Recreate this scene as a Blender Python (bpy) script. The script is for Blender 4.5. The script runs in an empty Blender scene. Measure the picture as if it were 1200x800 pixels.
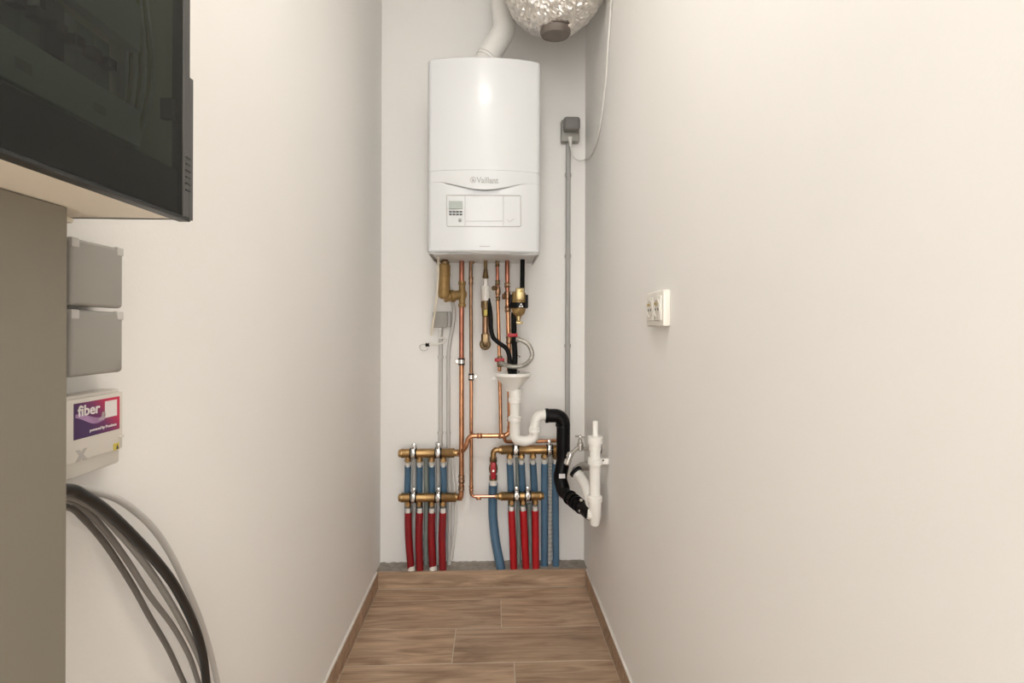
import bpy, bmesh, math, random
from mathutils import Vector, Matrix, noise

random.seed(7)
sc = bpy.context.scene
col = sc.collection
PI = math.pi

# ------------------------------------------------------------------ camera
F = 600.0                      # focal length in pixels of the 1200 x 800 frame
D = 2.33                       # distance from the camera to the back wall
HC = 1.12                      # camera height
XL, XR = -0.498, 0.426         # side walls
ZC = 2.73                      # ceiling
YB = -1.4                      # where the corridor opens behind the camera
yaw = math.atan(24 / F)
roll = math.radians(0.18)
r0 = Vector((math.cos(yaw), -math.sin(yaw), 0)); u0 = Vector((0, 0, 1))
FW = Vector((math.sin(yaw), math.cos(yaw), 0))
RT = r0 * math.cos(roll) + u0 * math.sin(roll)
UP = u0 * math.cos(roll) - r0 * math.sin(roll)
cd = bpy.data.cameras.new('camera'); cam = bpy.data.objects.new('camera', cd); col.objects.link(cam)
cd.sensor_width = 36.0; cd.lens = 36.0 * F / 1200.0; cd.shift_y = -0.01; cd.clip_start = 0.02
m = Matrix((RT, UP, -FW)).transposed().to_4x4(); m.translation = Vector((0, 0, HC))
cam.matrix_world = m
sc.camera = cam

# ------------------------------------------------------------------ world, exposure
w = bpy.data.worlds.new('world'); sc.world = w; w.use_nodes = True
bg = w.node_tree.nodes['Background']
bg.inputs[0].default_value = (1.0, 0.99, 0.97, 1); bg.inputs[1].default_value = 4.1
LAMP = 44.0
sc.view_settings.view_transform = 'Standard'; sc.view_settings.look = 'None'
sc.view_settings.gamma = 1.0; sc.view_settings.use_curve_mapping = False
sc.view_settings.exposure = 0.28

# ------------------------------------------------------------------ measuring helpers
def ray(px, py):
    return RT * ((px - 600) / F) + UP * (-(py - 388) / F) + FW
def P(px, py, d=0.0):                       # point standing d in front of the back wall
    r = ray(px, py); return Vector((0, 0, HC)) + r * ((D - d) / r.y)
def PX(px, py, x):                          # point on a plane parallel to the side walls
    r = ray(px, py); return Vector((0, 0, HC)) + r * (x / r.x)
def V(*a): return Vector(a)

# ------------------------------------------------------------------ materials
MATS = {}
def mat(name, colr, rough=0.5, metal=0.0, nscale=None, namp=0.08, bump=0.0, bscale=60, coat=0.0, stretch=None, emit=None, spec=None):
    mt = bpy.data.materials.new(name); mt.use_nodes = True
    nt = mt.node_tree; b = nt.nodes['Principled BSDF']
    b.inputs['Base Color'].default_value = (*colr, 1)
    b.inputs['Roughness'].default_value = rough; b.inputs['Metallic'].default_value = metal
    b.inputs['Coat Weight'].default_value = coat
    b.inputs['Coat Roughness'].default_value = 0.08
    if spec is not None: b.inputs['Specular IOR Level'].default_value = spec
    if emit:
        b.inputs['Emission Color'].default_value = (*emit[:3], 1); b.inputs['Emission Strength'].default_value = emit[3]
    tc = nt.nodes.new('ShaderNodeTexCoord'); src = tc.outputs['Object']
    if stretch:
        mp = nt.nodes.new('ShaderNodeMapping'); mp.inputs['Scale'].default_value = stretch
        nt.links.new(src, mp.inputs[0]); src = mp.outputs[0]
    if nscale:
        n = nt.nodes.new('ShaderNodeTexNoise'); n.inputs['Scale'].default_value = nscale; n.inputs['Detail'].default_value = 4
        nt.links.new(src, n.inputs['Vector'])
        r = nt.nodes.new('ShaderNodeValToRGB')
        r.color_ramp.elements[0].position = 0.3; r.color_ramp.elements[1].position = 0.7
        r.color_ramp.elements[0].color = (*[max(0, c * (1 - namp)) for c in colr], 1)
        r.color_ramp.elements[1].color = (*[min(1, c * (1 + namp)) for c in colr], 1)
        nt.links.new(n.outputs['Fac'], r.inputs[0]); nt.links.new(r.outputs[0], b.inputs['Base Color'])
    if bump:
        n2 = nt.nodes.new('ShaderNodeTexNoise'); n2.inputs['Scale'].default_value = bscale; n2.inputs['Detail'].default_value = 3
        nt.links.new(src, n2.inputs['Vector'])
        bp = nt.nodes.new('ShaderNodeBump'); bp.inputs['Strength'].default_value = bump; bp.inputs['Distance'].default_value = 0.002
        nt.links.new(n2.outputs['Fac'], bp.inputs['Height']); nt.links.new(bp.outputs[0], b.inputs['Normal'])
    MATS[name] = mt
    return mt

mat('plaster', (0.912, 0.89, 0.855), 0.85, nscale=1.6, namp=0.012, bump=0.12, bscale=140, spec=0.25)
mat('ceiling_paint', (0.88, 0.87, 0.85), 0.9)
mat('boiler_white', (0.69, 0.70, 0.705), 0.30, coat=0.1, nscale=3, namp=0.004)
mat('boiler_grey', (0.50, 0.50, 0.49), 0.45, nscale=40, namp=0.05)
mat('tray_grey', (0.72, 0.70, 0.67), 0.45, nscale=20, namp=0.05)
mat('pvc_white', (0.90, 0.875, 0.82), 0.35, nscale=8, namp=0.015)
mat('flue_white', (0.80, 0.78, 0.74), 0.3, nscale=8, namp=0.02)
mat('pvc_grey', (0.42, 0.41, 0.39), 0.45, nscale=12, namp=0.03)
mat('pvc_light_grey', (0.58, 0.56, 0.53), 0.45, nscale=12, namp=0.03)
mat('box_grey', (0.36, 0.345, 0.31), 0.5, nscale=9, namp=0.03)
mat('socket_grey', (0.20, 0.19, 0.175), 0.5, nscale=9, namp=0.03)
mat('copper', (0.60, 0.30, 0.165), 0.27, 1.0, nscale=26, namp=0.16)
mat('copper_dull', (0.34, 0.205, 0.125), 0.35, 1.0, nscale=30, namp=0.22)
mat('copper_red', (0.43, 0.175, 0.115), 0.28, 1.0, nscale=24, namp=0.16)
mat('copper_bright', (0.66, 0.32, 0.225), 0.24, 1.0, nscale=20, namp=0.12)
mat('brass', (0.40, 0.255, 0.115), 0.34, 1.0, nscale=30, namp=0.14)
mat('brass_dark', (0.25, 0.175, 0.095), 0.4, 1.0, nscale=40, namp=0.25)
mat('brass_sand', (0.37, 0.24, 0.095), 0.55, 0.6, nscale=60, namp=0.1, bump=0.2, bscale=400)
mat('brass_pale', (0.50, 0.39, 0.20), 0.34, 0.9, nscale=30, namp=0.1)
mat('chrome', (0.75, 0.74, 0.72), 0.22, 1.0, nscale=30, namp=0.08)
mat('steel', (0.50, 0.48, 0.45), 0.32, 1.0, nscale=50, namp=0.12)
mat('rubber', (0.004, 0.004, 0.004), 0.5, nscale=30, namp=0.2, spec=0.18)
mat('black_plastic', (0.0045, 0.004, 0.0045), 0.32, nscale=30, namp=0.2, spec=0.18)
mat('black_foam', (0.004, 0.004, 0.004), 0.62, nscale=30, namp=0.2, bump=0.3, bscale=300, spec=0.18)
mat('red_sleeve', (0.27, 0.007, 0.012), 0.42, nscale=14, namp=0.12)
mat('red_bright', (0.46, 0.008, 0.014), 0.4, nscale=14, namp=0.1)
mat('red_handle', (0.42, 0.014, 0.026), 0.4, nscale=14, namp=0.1)
mat('blue_sleeve', (0.078, 0.165, 0.265), 0.45, nscale=14, namp=0.10)
mat('green_grey', (0.30, 0.33, 0.29), 0.5, nscale=14, namp=0.06)
mat('cable_white', (0.78, 0.76, 0.71), 0.4, nscale=10, namp=0.02)
mat('cable_cream', (0.86, 0.80, 0.66), 0.45, nscale=10, namp=0.02)
mat('cable_grey', (0.24, 0.225, 0.205), 0.42, nscale=14, namp=0.05)
mat('cable_mid', (0.19, 0.175, 0.16), 0.42, nscale=14, namp=0.05)
mat('cable_dark', (0.12, 0.11, 0.098), 0.42, nscale=14, namp=0.05)
mat('cable_black', (0.012, 0.011, 0.010), 0.36, nscale=14, namp=0.2)
mat('braid', (0.50, 0.475, 0.43), 0.42, 0.7, nscale=220, namp=0.3, bump=0.6, bscale=500)
mat('screed', (0.33, 0.29, 0.25), 0.95, nscale=30, namp=0.22, bump=0.9, bscale=90)
mat('grout', (0.60, 0.52, 0.42), 0.9, nscale=60, namp=0.1)
mat('caulk', (0.80, 0.76, 0.70), 0.6, nscale=30, namp=0.05)
mat('cabinet_white', (0.88, 0.80, 0.66), 0.5, nscale=6, namp=0.02)
mat('door_dark', (0.014, 0.015, 0.014), 0.4, nscale=8, namp=0.05)
mat('door_edge', (0.075, 0.073, 0.068), 0.35, nscale=8, namp=0.05)
mat('cover_plate', (0.55, 0.58, 0.54), 0.5, nscale=8, namp=0.02)
mat('breaker_grey', (0.30, 0.31, 0.30), 0.5, nscale=8, namp=0.05)
mat('breaker_dark', (0.03, 0.03, 0.032), 0.4, nscale=8, namp=0.05)
mat('board', (0.215, 0.19, 0.148), 0.55, nscale=4, namp=0.03, stretch=(1, 1, 0.15))
mat('display', (0.36, 0.40, 0.36), 0.25, nscale=30, namp=0.05)
mat('ink_grey', (0.36, 0.35, 0.335), 0.4, nscale=30, namp=0.03)
mat('logo_grey', (0.42, 0.41, 0.39), 0.4, nscale=30, namp=0.03)
mat('ink_dark', (0.06, 0.06, 0.06), 0.4, nscale=30, namp=0.05)
mat('line_grey', (0.50, 0.485, 0.465), 0.4, nscale=30, namp=0.03)
mat('outlet_white', (0.84, 0.80, 0.72), 0.35, nscale=8, namp=0.01)
mat('fiber_white', (0.74, 0.70, 0.63), 0.45, nscale=8, namp=0.01)
mat('wave_lilac', (0.40, 0.24, 0.42), 0.4, nscale=60, namp=0.15)
mat('print_white', (0.82, 0.78, 0.76), 0.4, nscale=8, namp=0.01)
mat('mark_grey', (0.50, 0.475, 0.44), 0.45, nscale=8, namp=0.02)
mat('warn_yellow', (0.62, 0.50, 0.10), 0.45, nscale=8, namp=0.03)
mat('spigot', (0.16, 0.13, 0.11), 0.5, nscale=20, namp=0.12)
mat('wire_ochre', (0.35, 0.27, 0.10), 0.5, nscale=20, namp=0.05)
mat('lamp_white', (0.9, 0.9, 0.88), 0.4)
mat('lamp_glow', (0.9, 0.9, 0.88), 0.4, emit=(1.0, 0.97, 0.93, LAMP))
mat('foil', (0.80, 0.77, 0.73), 0.38, 1.0, nscale=50, namp=0.12, bump=1.0, bscale=85)
mat('foil_smooth', (0.74, 0.71, 0.66), 0.42, 1.0, nscale=30, namp=0.08, bump=0.5, bscale=30)

def wood_material():
    mt = bpy.data.materials.new('wood_tile'); mt.use_nodes = True; nt = mt.node_tree; b = nt.nodes['Principled BSDF']
    L = nt.links.new; N = nt.nodes.new
    tc = N('ShaderNodeTexCoord'); oi = N('ShaderNodeObjectInfo')
    mul = N('ShaderNodeMath'); mul.operation = 'MULTIPLY'; mul.inputs[1].default_value = 37.0; L(oi.outputs['Random'], mul.inputs[0])
    add = N('ShaderNodeVectorMath'); add.operation = 'ADD'; L(tc.outputs['Object'], add.inputs[0]); L(mul.outputs[0], add.inputs[1])
    mp = N('ShaderNodeMapping'); mp.inputs['Scale'].default_value = (1.5, 11.0, 11.0); L(add.outputs[0], mp.inputs[0])
    n1 = N('ShaderNodeTexNoise'); n1.inputs['Scale'].default_value = 2.2; n1.inputs['Detail'].default_value = 6; n1.inputs['Distortion'].default_value = 1.6
    L(mp.outputs[0], n1.inputs['Vector'])
    r1 = N('ShaderNodeValToRGB'); e = r1.color_ramp.elements
    e[0].position = 0.28; e[0].color = (0.290, 0.188, 0.120, 1)
    e[1].position = 0.72; e[1].color = (0.60, 0.43, 0.295, 1)
    x = e.new(0.5); x.color = (0.47, 0.325, 0.215, 1)
    L(n1.outputs['Fac'], r1.inputs[0])
    mp2 = N('ShaderNodeMapping'); mp2.inputs['Scale'].default_value = (4, 90, 90); L(add.outputs[0], mp2.inputs[0])
    n2 = N('ShaderNodeTexNoise'); n2.inputs['Scale'].default_value = 1.4; n2.inputs['Detail'].default_value = 5; L(mp2.outputs[0], n2.inputs['Vector'])
    hs = N('ShaderNodeHueSaturation')
    mr = N('ShaderNodeMapRange'); mr.inputs[1].default_value = 0.25; mr.inputs[2].default_value = 0.75; mr.inputs[3].default_value = 0.78; mr.inputs[4].default_value = 1.2
    L(n2.outputs['Fac'], mr.inputs[0])
    mr2 = N('ShaderNodeMapRange'); mr2.inputs[3].default_value = 0.88; mr2.inputs[4].default_value = 1.1; L(oi.outputs['Random'], mr2.inputs[0])
    mm = N('ShaderNodeMath'); mm.operation = 'MULTIPLY'; L(mr.outputs[0], mm.inputs[0]); L(mr2.outputs[0], mm.inputs[1])
    L(mm.outputs[0], hs.inputs['Value']); L(r1.outputs[0], hs.inputs['Color']); L(hs.outputs[0], b.inputs['Base Color'])
    b.inputs['Roughness'].default_value = 0.42
    bp = N('ShaderNodeBump'); bp.inputs['Strength'].default_value = 0.15; bp.inputs['Distance'].default_value = 0.001
    L(n2.outputs['Fac'], bp.inputs['Height']); L(bp.outputs[0], b.inputs['Normal'])
    MATS['wood'] = mt
wood_material()

def tinted_glass():
    mt = bpy.data.materials.new('tinted_glass'); mt.use_nodes = True; nt = mt.node_tree
    for n in list(nt.nodes):
        if n.type != 'OUTPUT_MATERIAL': nt.nodes.remove(n)
    out = [n for n in nt.nodes if n.type == 'OUTPUT_MATERIAL'][0]
    tr = nt.nodes.new('ShaderNodeBsdfTransparent'); tr.inputs[0].default_value = (0.40, 0.435, 0.405, 1)
    gl = nt.nodes.new('ShaderNodeBsdfGlossy'); gl.inputs['Roughness'].default_value = 0.03; gl.inputs[0].default_value = (0.9, 0.9, 0.9, 1)
    lw = nt.nodes.new('ShaderNodeLayerWeight'); lw.inputs[0].default_value = 0.5
    pw = nt.nodes.new('ShaderNodeMath'); pw.operation = 'POWER'; pw.inputs[1].default_value = 5.0
    nt.links.new(lw.outputs['Facing'], pw.inputs[0])
    fr = nt.nodes.new('ShaderNodeMath'); fr.operation = 'MULTIPLY_ADD'; fr.inputs[1].default_value = 0.96; fr.inputs[2].default_value = 0.03
    nt.links.new(pw.outputs[0], fr.inputs[0])
    mx = nt.nodes.new('ShaderNodeMixShader')
    nt.links.new(fr.outputs[0], mx.inputs[0]); nt.links.new(tr.outputs[0], mx.inputs[1]); nt.links.new(gl.outputs[0], mx.inputs[2])
    nt.links.new(mx.outputs[0], out.inputs[0])
    MATS['glass'] = mt
tinted_glass()

def sticker_material():                     # printed gradient: violet to crimson along the sticker, wavy edge
    mt = bpy.data.materials.new('fiber_print'); mt.use_nodes = True; nt = mt.node_tree; b = nt.nodes['Principled BSDF']
    N = nt.nodes.new; L = nt.links.new
    tc = N('ShaderNodeTexCoord'); sx = N('ShaderNodeSeparateXYZ'); L(tc.outputs['Object'], sx.inputs[0])
    a = N('ShaderNodeMath'); a.operation = 'MULTIPLY_ADD'; a.inputs[1].default_value = 0.9
    L(sx.outputs['Z'], a.inputs[0]); L(sx.outputs['Y'], a.inputs[2])
    mr = N('ShaderNodeMapRange'); mr.inputs[1].default_value = -0.02; mr.inputs[2].default_value = 0.034
    L(a.outputs[0], mr.inputs[0])
    r = N('ShaderNodeValToRGB'); e = r.color_ramp.elements
    e[0].color = (0.065, 0.025, 0.105, 1); e[1].color = (0.62, 0.03, 0.09, 1); x = e.new(0.45); x.color = (0.17, 0.03, 0.12, 1)
    L(mr.outputs[0], r.inputs[0]); L(r.outputs[0], b.inputs['Base Color']); b.inputs['Roughness'].default_value = 0.35
    MATS['sticker'] = mt
sticker_material()

# ------------------------------------------------------------------ mesh builder
def frame(t, ref=None):
    t = t.normalized()
    if ref is None: ref = V(0, 0, 1) if abs(t.z) < 0.9 else V(1, 0, 0)
    a = (ref - t * ref.dot(t)).normalized(); return a, t.cross(a)

class MB:
    def __init__(s): s.v = []; s.f = []
    def ringmesh(s, rings, cap0=True, cap1=True, closed=True):
        b = len(s.v); n = len(rings[0])
        for r in rings: s.v += [tuple(p) for p in r]
        for i in range(len(rings) - 1):
            for j in range(n if closed else n - 1):
                k = (j + 1) % n
                s.f.append((b + i*n + j, b + i*n + k, b + (i+1)*n + k, b + (i+1)*n + j))
        if cap0: s.f.append(tuple(b + j for j in reversed(range(n))))
        if cap1: s.f.append(tuple(b + (len(rings)-1)*n + j for j in range(n)))
        return s
    def lathe(s, p, ax, prof, seg=16, sy=1.0):     # prof: (t along axis, radius)
        p = Vector(p); ax = Vector(ax).normalized(); a, c = frame(ax)
        rings = [[p + ax*t + (a*math.cos(2*PI*j/seg) + c*math.sin(2*PI*j/seg)*sy)*max(r, 1e-4) for j in range(seg)] for t, r in prof]
        return s.ringmesh(rings)
    def cyl(s, p0, p1, r0, r1=None, seg=16, bev=0.0):
        p0 = Vector(p0); p1 = Vector(p1); L = (p1 - p0).length; r1 = r0 if r1 is None else r1
        if bev: pr = [(0, r0-bev), (bev, r0), (L-bev, r1), (L, r1-bev)]
        else: pr = [(0, r0), (L, r1)]
        return s.lathe(p0, p1 - p0, pr, seg)
    def hexa(s, p0, p1, r): return s.cyl(p0, p1, r, seg=6, bev=r*0.08)
    def tube(s, pts, r, seg=12, cap=True):
        pts = [Vector(p) for p in pts]; rings = []
        t0 = (pts[1] - pts[0]).normalized(); a, c = frame(t0)
        for i, p in enumerate(pts):
            t = (pts[min(i+1, len(pts)-1)] - pts[max(i-1, 0)]).normalized()
            a = (a - t * a.dot(t)).normalized(); c = t.cross(a)
            rr = r(i / (len(pts)-1)) if callable(r) else r
            rings.append([p + (a*math.cos(2*PI*j/seg) + c*math.sin(2*PI*j/seg))*rr for j in range(seg)])
        return s.ringmesh(rings, cap, cap)
    def box(s, lo, hi, bev=0.0, seg=2):
        bm = bmesh.new(); bmesh.ops.create_cube(bm, size=1)
        lo = Vector(lo); hi = Vector(hi); sz = hi - lo; ce = (lo + hi) / 2
        for v in bm.verts: v.co = Vector((v.co.x*sz.x, v.co.y*sz.y, v.co.z*sz.z)) + ce
        if bev: bmesh.ops.bevel(bm, geom=bm.edges[:], offset=bev, segments=seg, affect='EDGES', profile=0.5)
        return s.take(bm)
    def take(s, bm):
        b = len(s.v); bm.verts.index_update(); s.v += [tuple(v.co) for v in bm.verts]
        for f in bm.faces: s.f.append(tuple(b + v.index for v in f.verts))
        bm.free(); return s
    def prism(s, pts, ext):                        # polygon of 3-D points swept by ext
        ext = Vector(ext); pts = [Vector(p) for p in pts]
        return s.ringmesh([pts, [p + ext for p in pts]])
    def torus(s, p, ax, R, r, seg=24, ms=8, sweep=2*PI, start=0):
        p = Vector(p); a, c = frame(Vector(ax)); n = seg + 1
        pts = [p + (a*math.cos(start + sweep*i/seg) + c*math.sin(start + sweep*i/seg))*R for i in range(n)]
        return s.tube(pts, r, ms)

WC = {}
def build(name, mb, mt, parent=None, smooth=38, origin=None):
    vs = [Vector(v) for v in mb.v]
    lo = Vector([min(v[i] for v in vs) for i in range(3)]); hi = Vector([max(v[i] for v in vs) for i in range(3)])
    ce = (lo + hi) / 2 if origin is None else Vector(origin)
    me = bpy.data.meshes.new(name); me.from_pydata([tuple(v - ce) for v in vs], [], mb.f)
    bm = bmesh.new(); bm.from_mesh(me); bmesh.ops.recalc_face_normals(bm, faces=bm.faces[:]); bm.to_mesh(me); bm.free()
    if smooth:
        for p in me.polygons: p.use_smooth = True
        me.set_sharp_from_angle(angle=math.radians(smooth))
    me.materials.append(MATS[mt])
    o = bpy.data.objects.new(name, me); col.objects.link(o)
    if parent is not None:
        o.parent = parent; o.location = ce - WC[parent.name]
    else: o.location = ce
    WC[o.name] = ce
    return o
def thing(name, label, cat, loc, group=None):
    o = bpy.data.objects.new(name, None); col.objects.link(o); o.location = Vector(loc); o.empty_display_size = 0.05
    o['label'] = label; o['category'] = cat
    if group: o['group'] = group
    WC[o.name] = Vector(loc); return o
def tag(o, label, cat, group=None):
    o['label'] = label; o['category'] = cat
    if group: o['group'] = group
    return o
def struct(name, mb, mt, smooth=None):
    o = build(name, mb, mt, None, smooth); o['kind'] = 'structure'; return o
def text_part(name, s, size, bold, org, right, up, mt, parent, ext=0.0004, width=None):
    cu = bpy.data.curves.new('t', 'FONT'); cu.body = s; cu.size = size; cu.offset = bold; cu.extrude = ext; cu.resolution_u = 3
    ob = bpy.data.objects.new('t', cu); col.objects.link(ob)
    me = bpy.data.meshes.new_from_object(ob); bpy.data.objects.remove(ob)
    right = Vector(right).normalized(); up = Vector(up).normalized(); nn = right.cross(up)
    xs = [v.co.x for v in me.vertices]; k = 1.0 if width is None else width / (max(xs) - min(xs)); x0 = min(xs)
    b = MB(); b.v = [tuple(Vector(org) + right*((v.co.x - x0)*k) + up*v.co.y + nn*v.co.z) for v in me.vertices]
    b.f = [tuple(p.vertices) for p in me.polygons]
    bpy.data.meshes.remove(me); bpy.data.curves.remove(cu)
    return build(name, b, mt, parent, None)
def fillet(pts, r, n=7):
    pts = [Vector(p) for p in pts]; out = [pts[0]]
    for i in range(1, len(pts)-1):
        a, p, c = pts[i-1], pts[i], pts[i+1]
        u = (a - p).normalized(); v = (c - p).normalized(); ang = u.angle(v)
        if ang > PI - 0.02: out.append(p); continue
        t = min(r / math.tan(ang/2), 0.49*(a-p).length, 0.49*(c-p).length); rr = t*math.tan(ang/2)
        bis = (u + v).normalized(); ce = p + bis*(rr/math.sin(ang/2))
        s0 = p + u*t - ce; s1 = p + v*t - ce; tot = s0.angle(s1)
        for k in range(n+1):
            q = k/n; out.append(ce + (s0*math.sin((1-q)*tot) + s1*math.sin(q*tot))/math.sin(tot))
    out.append(pts[-1]); return out
def spline(pts, n=8):
    pts = [Vector(p) for p in pts]; q = [2*pts[0]-pts[1]] + pts + [2*pts[-1]-pts[-2]]; out = []
    for i in range(1, len(q)-2):
        for k in range(n):
            t = k/n
            out.append(0.5*((2*q[i]) + (q[i+1]-q[i-1])*t + (2*q[i-1]-5*q[i]+4*q[i+1]-q[i+2])*t*t + (3*q[i]-q[i-1]-3*q[i+1]+q[i+2])*t**3))
    out.append(pts[-1]); return out

# ================================================================== THE SETTING
WY = D + 0.12
o = struct('wall_back', MB().box((XL-0.12, D, -0.1), (XR+0.12, WY, ZC+0.1)), 'plaster')
o = struct('wall_left', MB().box((XL-0.12, YB, -0.1), (XL, D, ZC+0.1)), 'plaster')
o = struct('wall_right', MB().box((XR, YB, -0.1), (XR+0.12, D, ZC+0.1)), 'plaster')
o = struct('ceiling', MB().box((XL, YB, ZC), (XR, D, ZC+0.1)), 'ceiling_paint')
floor = struct('floor', MB().box((XL, YB, -0.1), (XR, D, -0.0008)), 'grout')
CF = D - 0.091                                   # front of the ledge at the back wall
LH = 0.074                                       # its height
rows = [CF - 0.004, 2.142, 1.937]
while rows[-1] > YB + 0.21: rows.append(rows[-1] - 0.205)
joints = {0: None, 1: 0.041, 2: -0.131, 3: 0.079}
BT = 0.010                                       # skirting tile thickness
for i in range(len(rows)-1):
    y1, y0 = rows[i], rows[i+1]
    j = joints[i] if i in joints else random.uniform(-0.3, 0.25)
    x0, x1 = XL + BT, XR - BT
    segs = [(x0, x1)] if j is None else [(x0, j), (j, x1)]
    for a, b in segs:
        g = 0.0015
        build('plank', MB().box((a+g, y0+g, -0.012), (b-g, y1-g, 0.0), 0.0008, 1), 'wood', floor, None)
# skirting tiles along the side walls: a pale caulk line on top, tiles as pieces
for side, xw, sg in (('left', XL, 1), ('right', XR, -1)):
    xs = sorted((xw, xw + sg*BT))
    base = struct('baseboard_' + side, MB().box((xs[0]+0.0002, YB, LH-0.004), (xs[1]-0.001, CF, LH+0.002), 0.001, 1), 'caulk')
    y = CF
    while y > YB + 0.01:
        y2 = max(YB, y - (0.9 if y == CF else 1.2))
        build('tile', MB().box((xs[0], y2+0.001, 0.0), (xs[1], y-0.001, LH-0.004), 0.0007, 1), 'wood', base, None)
        y = y2
# rough screed ledge in front of the back wall, tiled on its face
lb = MB(); nx, ny = 90, 12
grid = [[V(XL + (XR-XL)*i/nx, CF + 0.0095 + (D-CF-0.0095)*j/ny, LH - 0.002 + 0.006*noise.noise(V(i*0.45, j*0.6, 2)) + (0.004 if j > ny-2 else 0)) for j in range(ny+1)] for i in range(nx+1)]
b0 = len(lb.v)
for r in grid: lb.v += [tuple(p) for p in r]
for i in range(nx):
    for j in range(ny):
        k = b0 + i*(ny+1) + j; lb.f.append((k, k+1, k+ny+2, k+ny+1))
lb.box((XL, CF+0.0095, 0), (XR, D, LH-0.009))
struct('trim_1', lb, 'screed', 60)
bb = struct('baseboard_back', MB().box((XL+BT, CF-0.0005, 0), (XR-BT, CF+0.0098, 0.001)), 'grout')
build('tile', MB().box((XL+BT, CF, 0.001), (XR-BT, CF+0.0095, LH), 0.0007, 1), 'wood', bb, None)

# ceiling lamps (the one above the camera mirrors in the boiler's front)
def ceiling_lamp(x, y, label):
    t = thing('ceiling_lamp', label, 'lamp', (x, y, ZC))
    build('rim', MB().lathe((x, y, ZC), (0, 0, -1), [(0, 0.15), (0.018, 0.15), (0.022, 0.146), (0.022, 0.138), (0.01, 0.136)], 40), 'lamp_white', t)
    build('diffuser', MB().lathe((x, y, ZC), (0, 0, -1), [(0.008, 0.135), (0.02, 0.134), (0.024, 0.12), (0.026, 0.0)], 40), 'lamp_glow', t)
ceiling_lamp(-0.04, 0.45, 'round white ceiling lamp between wall outlet and dark glazed cabinet')

# ================================================================== BOILER
BX0, BX1 = -0.25, 0.19; BXC = (BX0+BX1)/2; BW = 0.22
BF = D - 0.36                                    # front plane at the corners
BZ0, BZ1 = 1.422, 2.163
boiler = thing('wall_boiler', 'white wall-hung gas boiler with curved glossy front on the back wall', 'boiler', (BXC, D-0.18, BZ0))
def outline(bulge, inset=0.0, setb=None, n=36):
    pts = []; cr = 0.022; hw = BW - inset
    pts.append((-hw, D-0.30)); pts.append((-hw, BF+cr+0.012))
    for k in range(6):
        a = k/5*PI/2; pts.append((-hw + cr*(1-math.cos(a)), BF + 0.012 + cr*(1-math.sin(a)) - 0.012*math.sin(a) + inset))
    for k in range(1, n):
        x = -hw + cr + (2*hw-2*cr)*k/n
        pts.append((x, BF + inset - bulge*(1-(x/(hw-cr))**2)))
    for k in range(6):
        a = (5-k)/5*PI/2; pts.append((hw - cr*(1-math.cos(a)), BF + 0.012 + cr*(1-math.sin(a)) - 0.012*math.sin(a) + inset))
    pts.append((hw, BF+cr+0.012)); pts.append((hw, D-0.30))
    if setb: pts = [(x, y + setb(x)) for x, y in pts]
    return pts
def lip(x):
    q = abs(x)/0.175
    return 1.686 - (0.030*(0.5+0.5*math.cos(PI*min(q, 1)))**0.8 if q < 1 else 0)
def setb(x):
    q = abs(x)/0.175
    return 0.0006 + (0.012*(0.5+0.5*math.cos(PI*q))**0.7 if q < 1 else 0)
BUL = 0.026
def ring_at(zf, inset=0.0, sb=None):
    return [V(BXC + x, y, zf(x) if callable(zf) else zf) for x, y in outline(BUL, inset, sb)]
rings = [ring_at(BZ1, 0.008), ring_at(BZ1-0.002, 0.003), ring_at(BZ1-0.007, 0.0)]
for z in (2.05, 1.95, 1.85, 1.78, 1.7325): rings.append(ring_at(z))
rings += [ring_at(1.7315, 0.0016), ring_at(1.7300, 0.0016), ring_at(1.7290)]
rings += [ring_at(lambda x: lip(x)+0.002), ring_at(lip, 0.002)]
cover = build('front_cover', MB().ringmesh(rings), 'boiler_white', boiler, 30)
setl = lambda x: setb(x)*LOWK
LOWK = 0.30
rings = [ring_at(lambda x: lip(x)+0.001, 0.0005, setb)]
for k in range(1, 9):
    q = k/8; rings.append(ring_at((lambda x, q=q: lip(x)*(1-q) + 1.632*q), 0.0, (lambda x, q=q: setb(x)*(1 - (1-LOWK)*(0.5-0.5*math.cos(PI*q))))))
rings += [ring_at(1.6, 0, setl), ring_at(1.5, 0, setl), ring_at(BZ0+0.006, 0, setl), ring_at(BZ0+0.001, 0.003, setl), ring_at(BZ0, 0.006, setl)]
lower = build('lower_panel', MB().ringmesh(rings), 'boiler_white', boiler, 30)
build('body', MB().box((BX0+0.003, D-0.31, BZ0+0.012), (BX1-0.003, D-0.012, BZ1-0.004), 0.004), 'boiler_white', boiler)
# open underside: rim plates and recessed bottom
build('bottom_plate', MB().box((BX0+0.012, D-0.33, BZ0+0.004), (BX1-0.012, D-0.02, BZ0+0.016), 0.002), 'tray_grey', boiler)
for x in (BX0+0.004, BX1-0.007):
    build('side_rim', MB().box((x, D-0.32, BZ0-0.004), (x+0.003, D-0.015, BZ0+0.016), 0.0005, 1), 'tray_grey', boiler)
build('front_rail', MB().box((BX0+0.01, BF+0.004, BZ0-0.007), (BX1-0.01, BF+0.012, BZ0+0.004), 0.001), 'boiler_grey', boiler)
build('bottom_cover', MB().box((BXC-0.05, BF-0.009, BZ0-0.004), (BXC+0.1, BF+0.06, BZ0+0.003), 0.001), 'tray_grey', boiler)
for x0, x1 in ((BX0+0.025, BX0+0.075), (BX1-0.085, BX1-0.03)):
    build('vent_slot', MB().box((x0, BF+0.001, BZ0-0.009), (x1, BF+0.012, BZ0-0.005), 0.001), 'boiler_grey', boiler)
def fy(x, z):                                    # y of the front surface at absolute x, z
    xx = x - BXC; y = BF - BUL*(1-(xx/(BW-0.022))**2)
    return y + (setb(xx)*0.30 if z < lip(xx) else 0)
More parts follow.
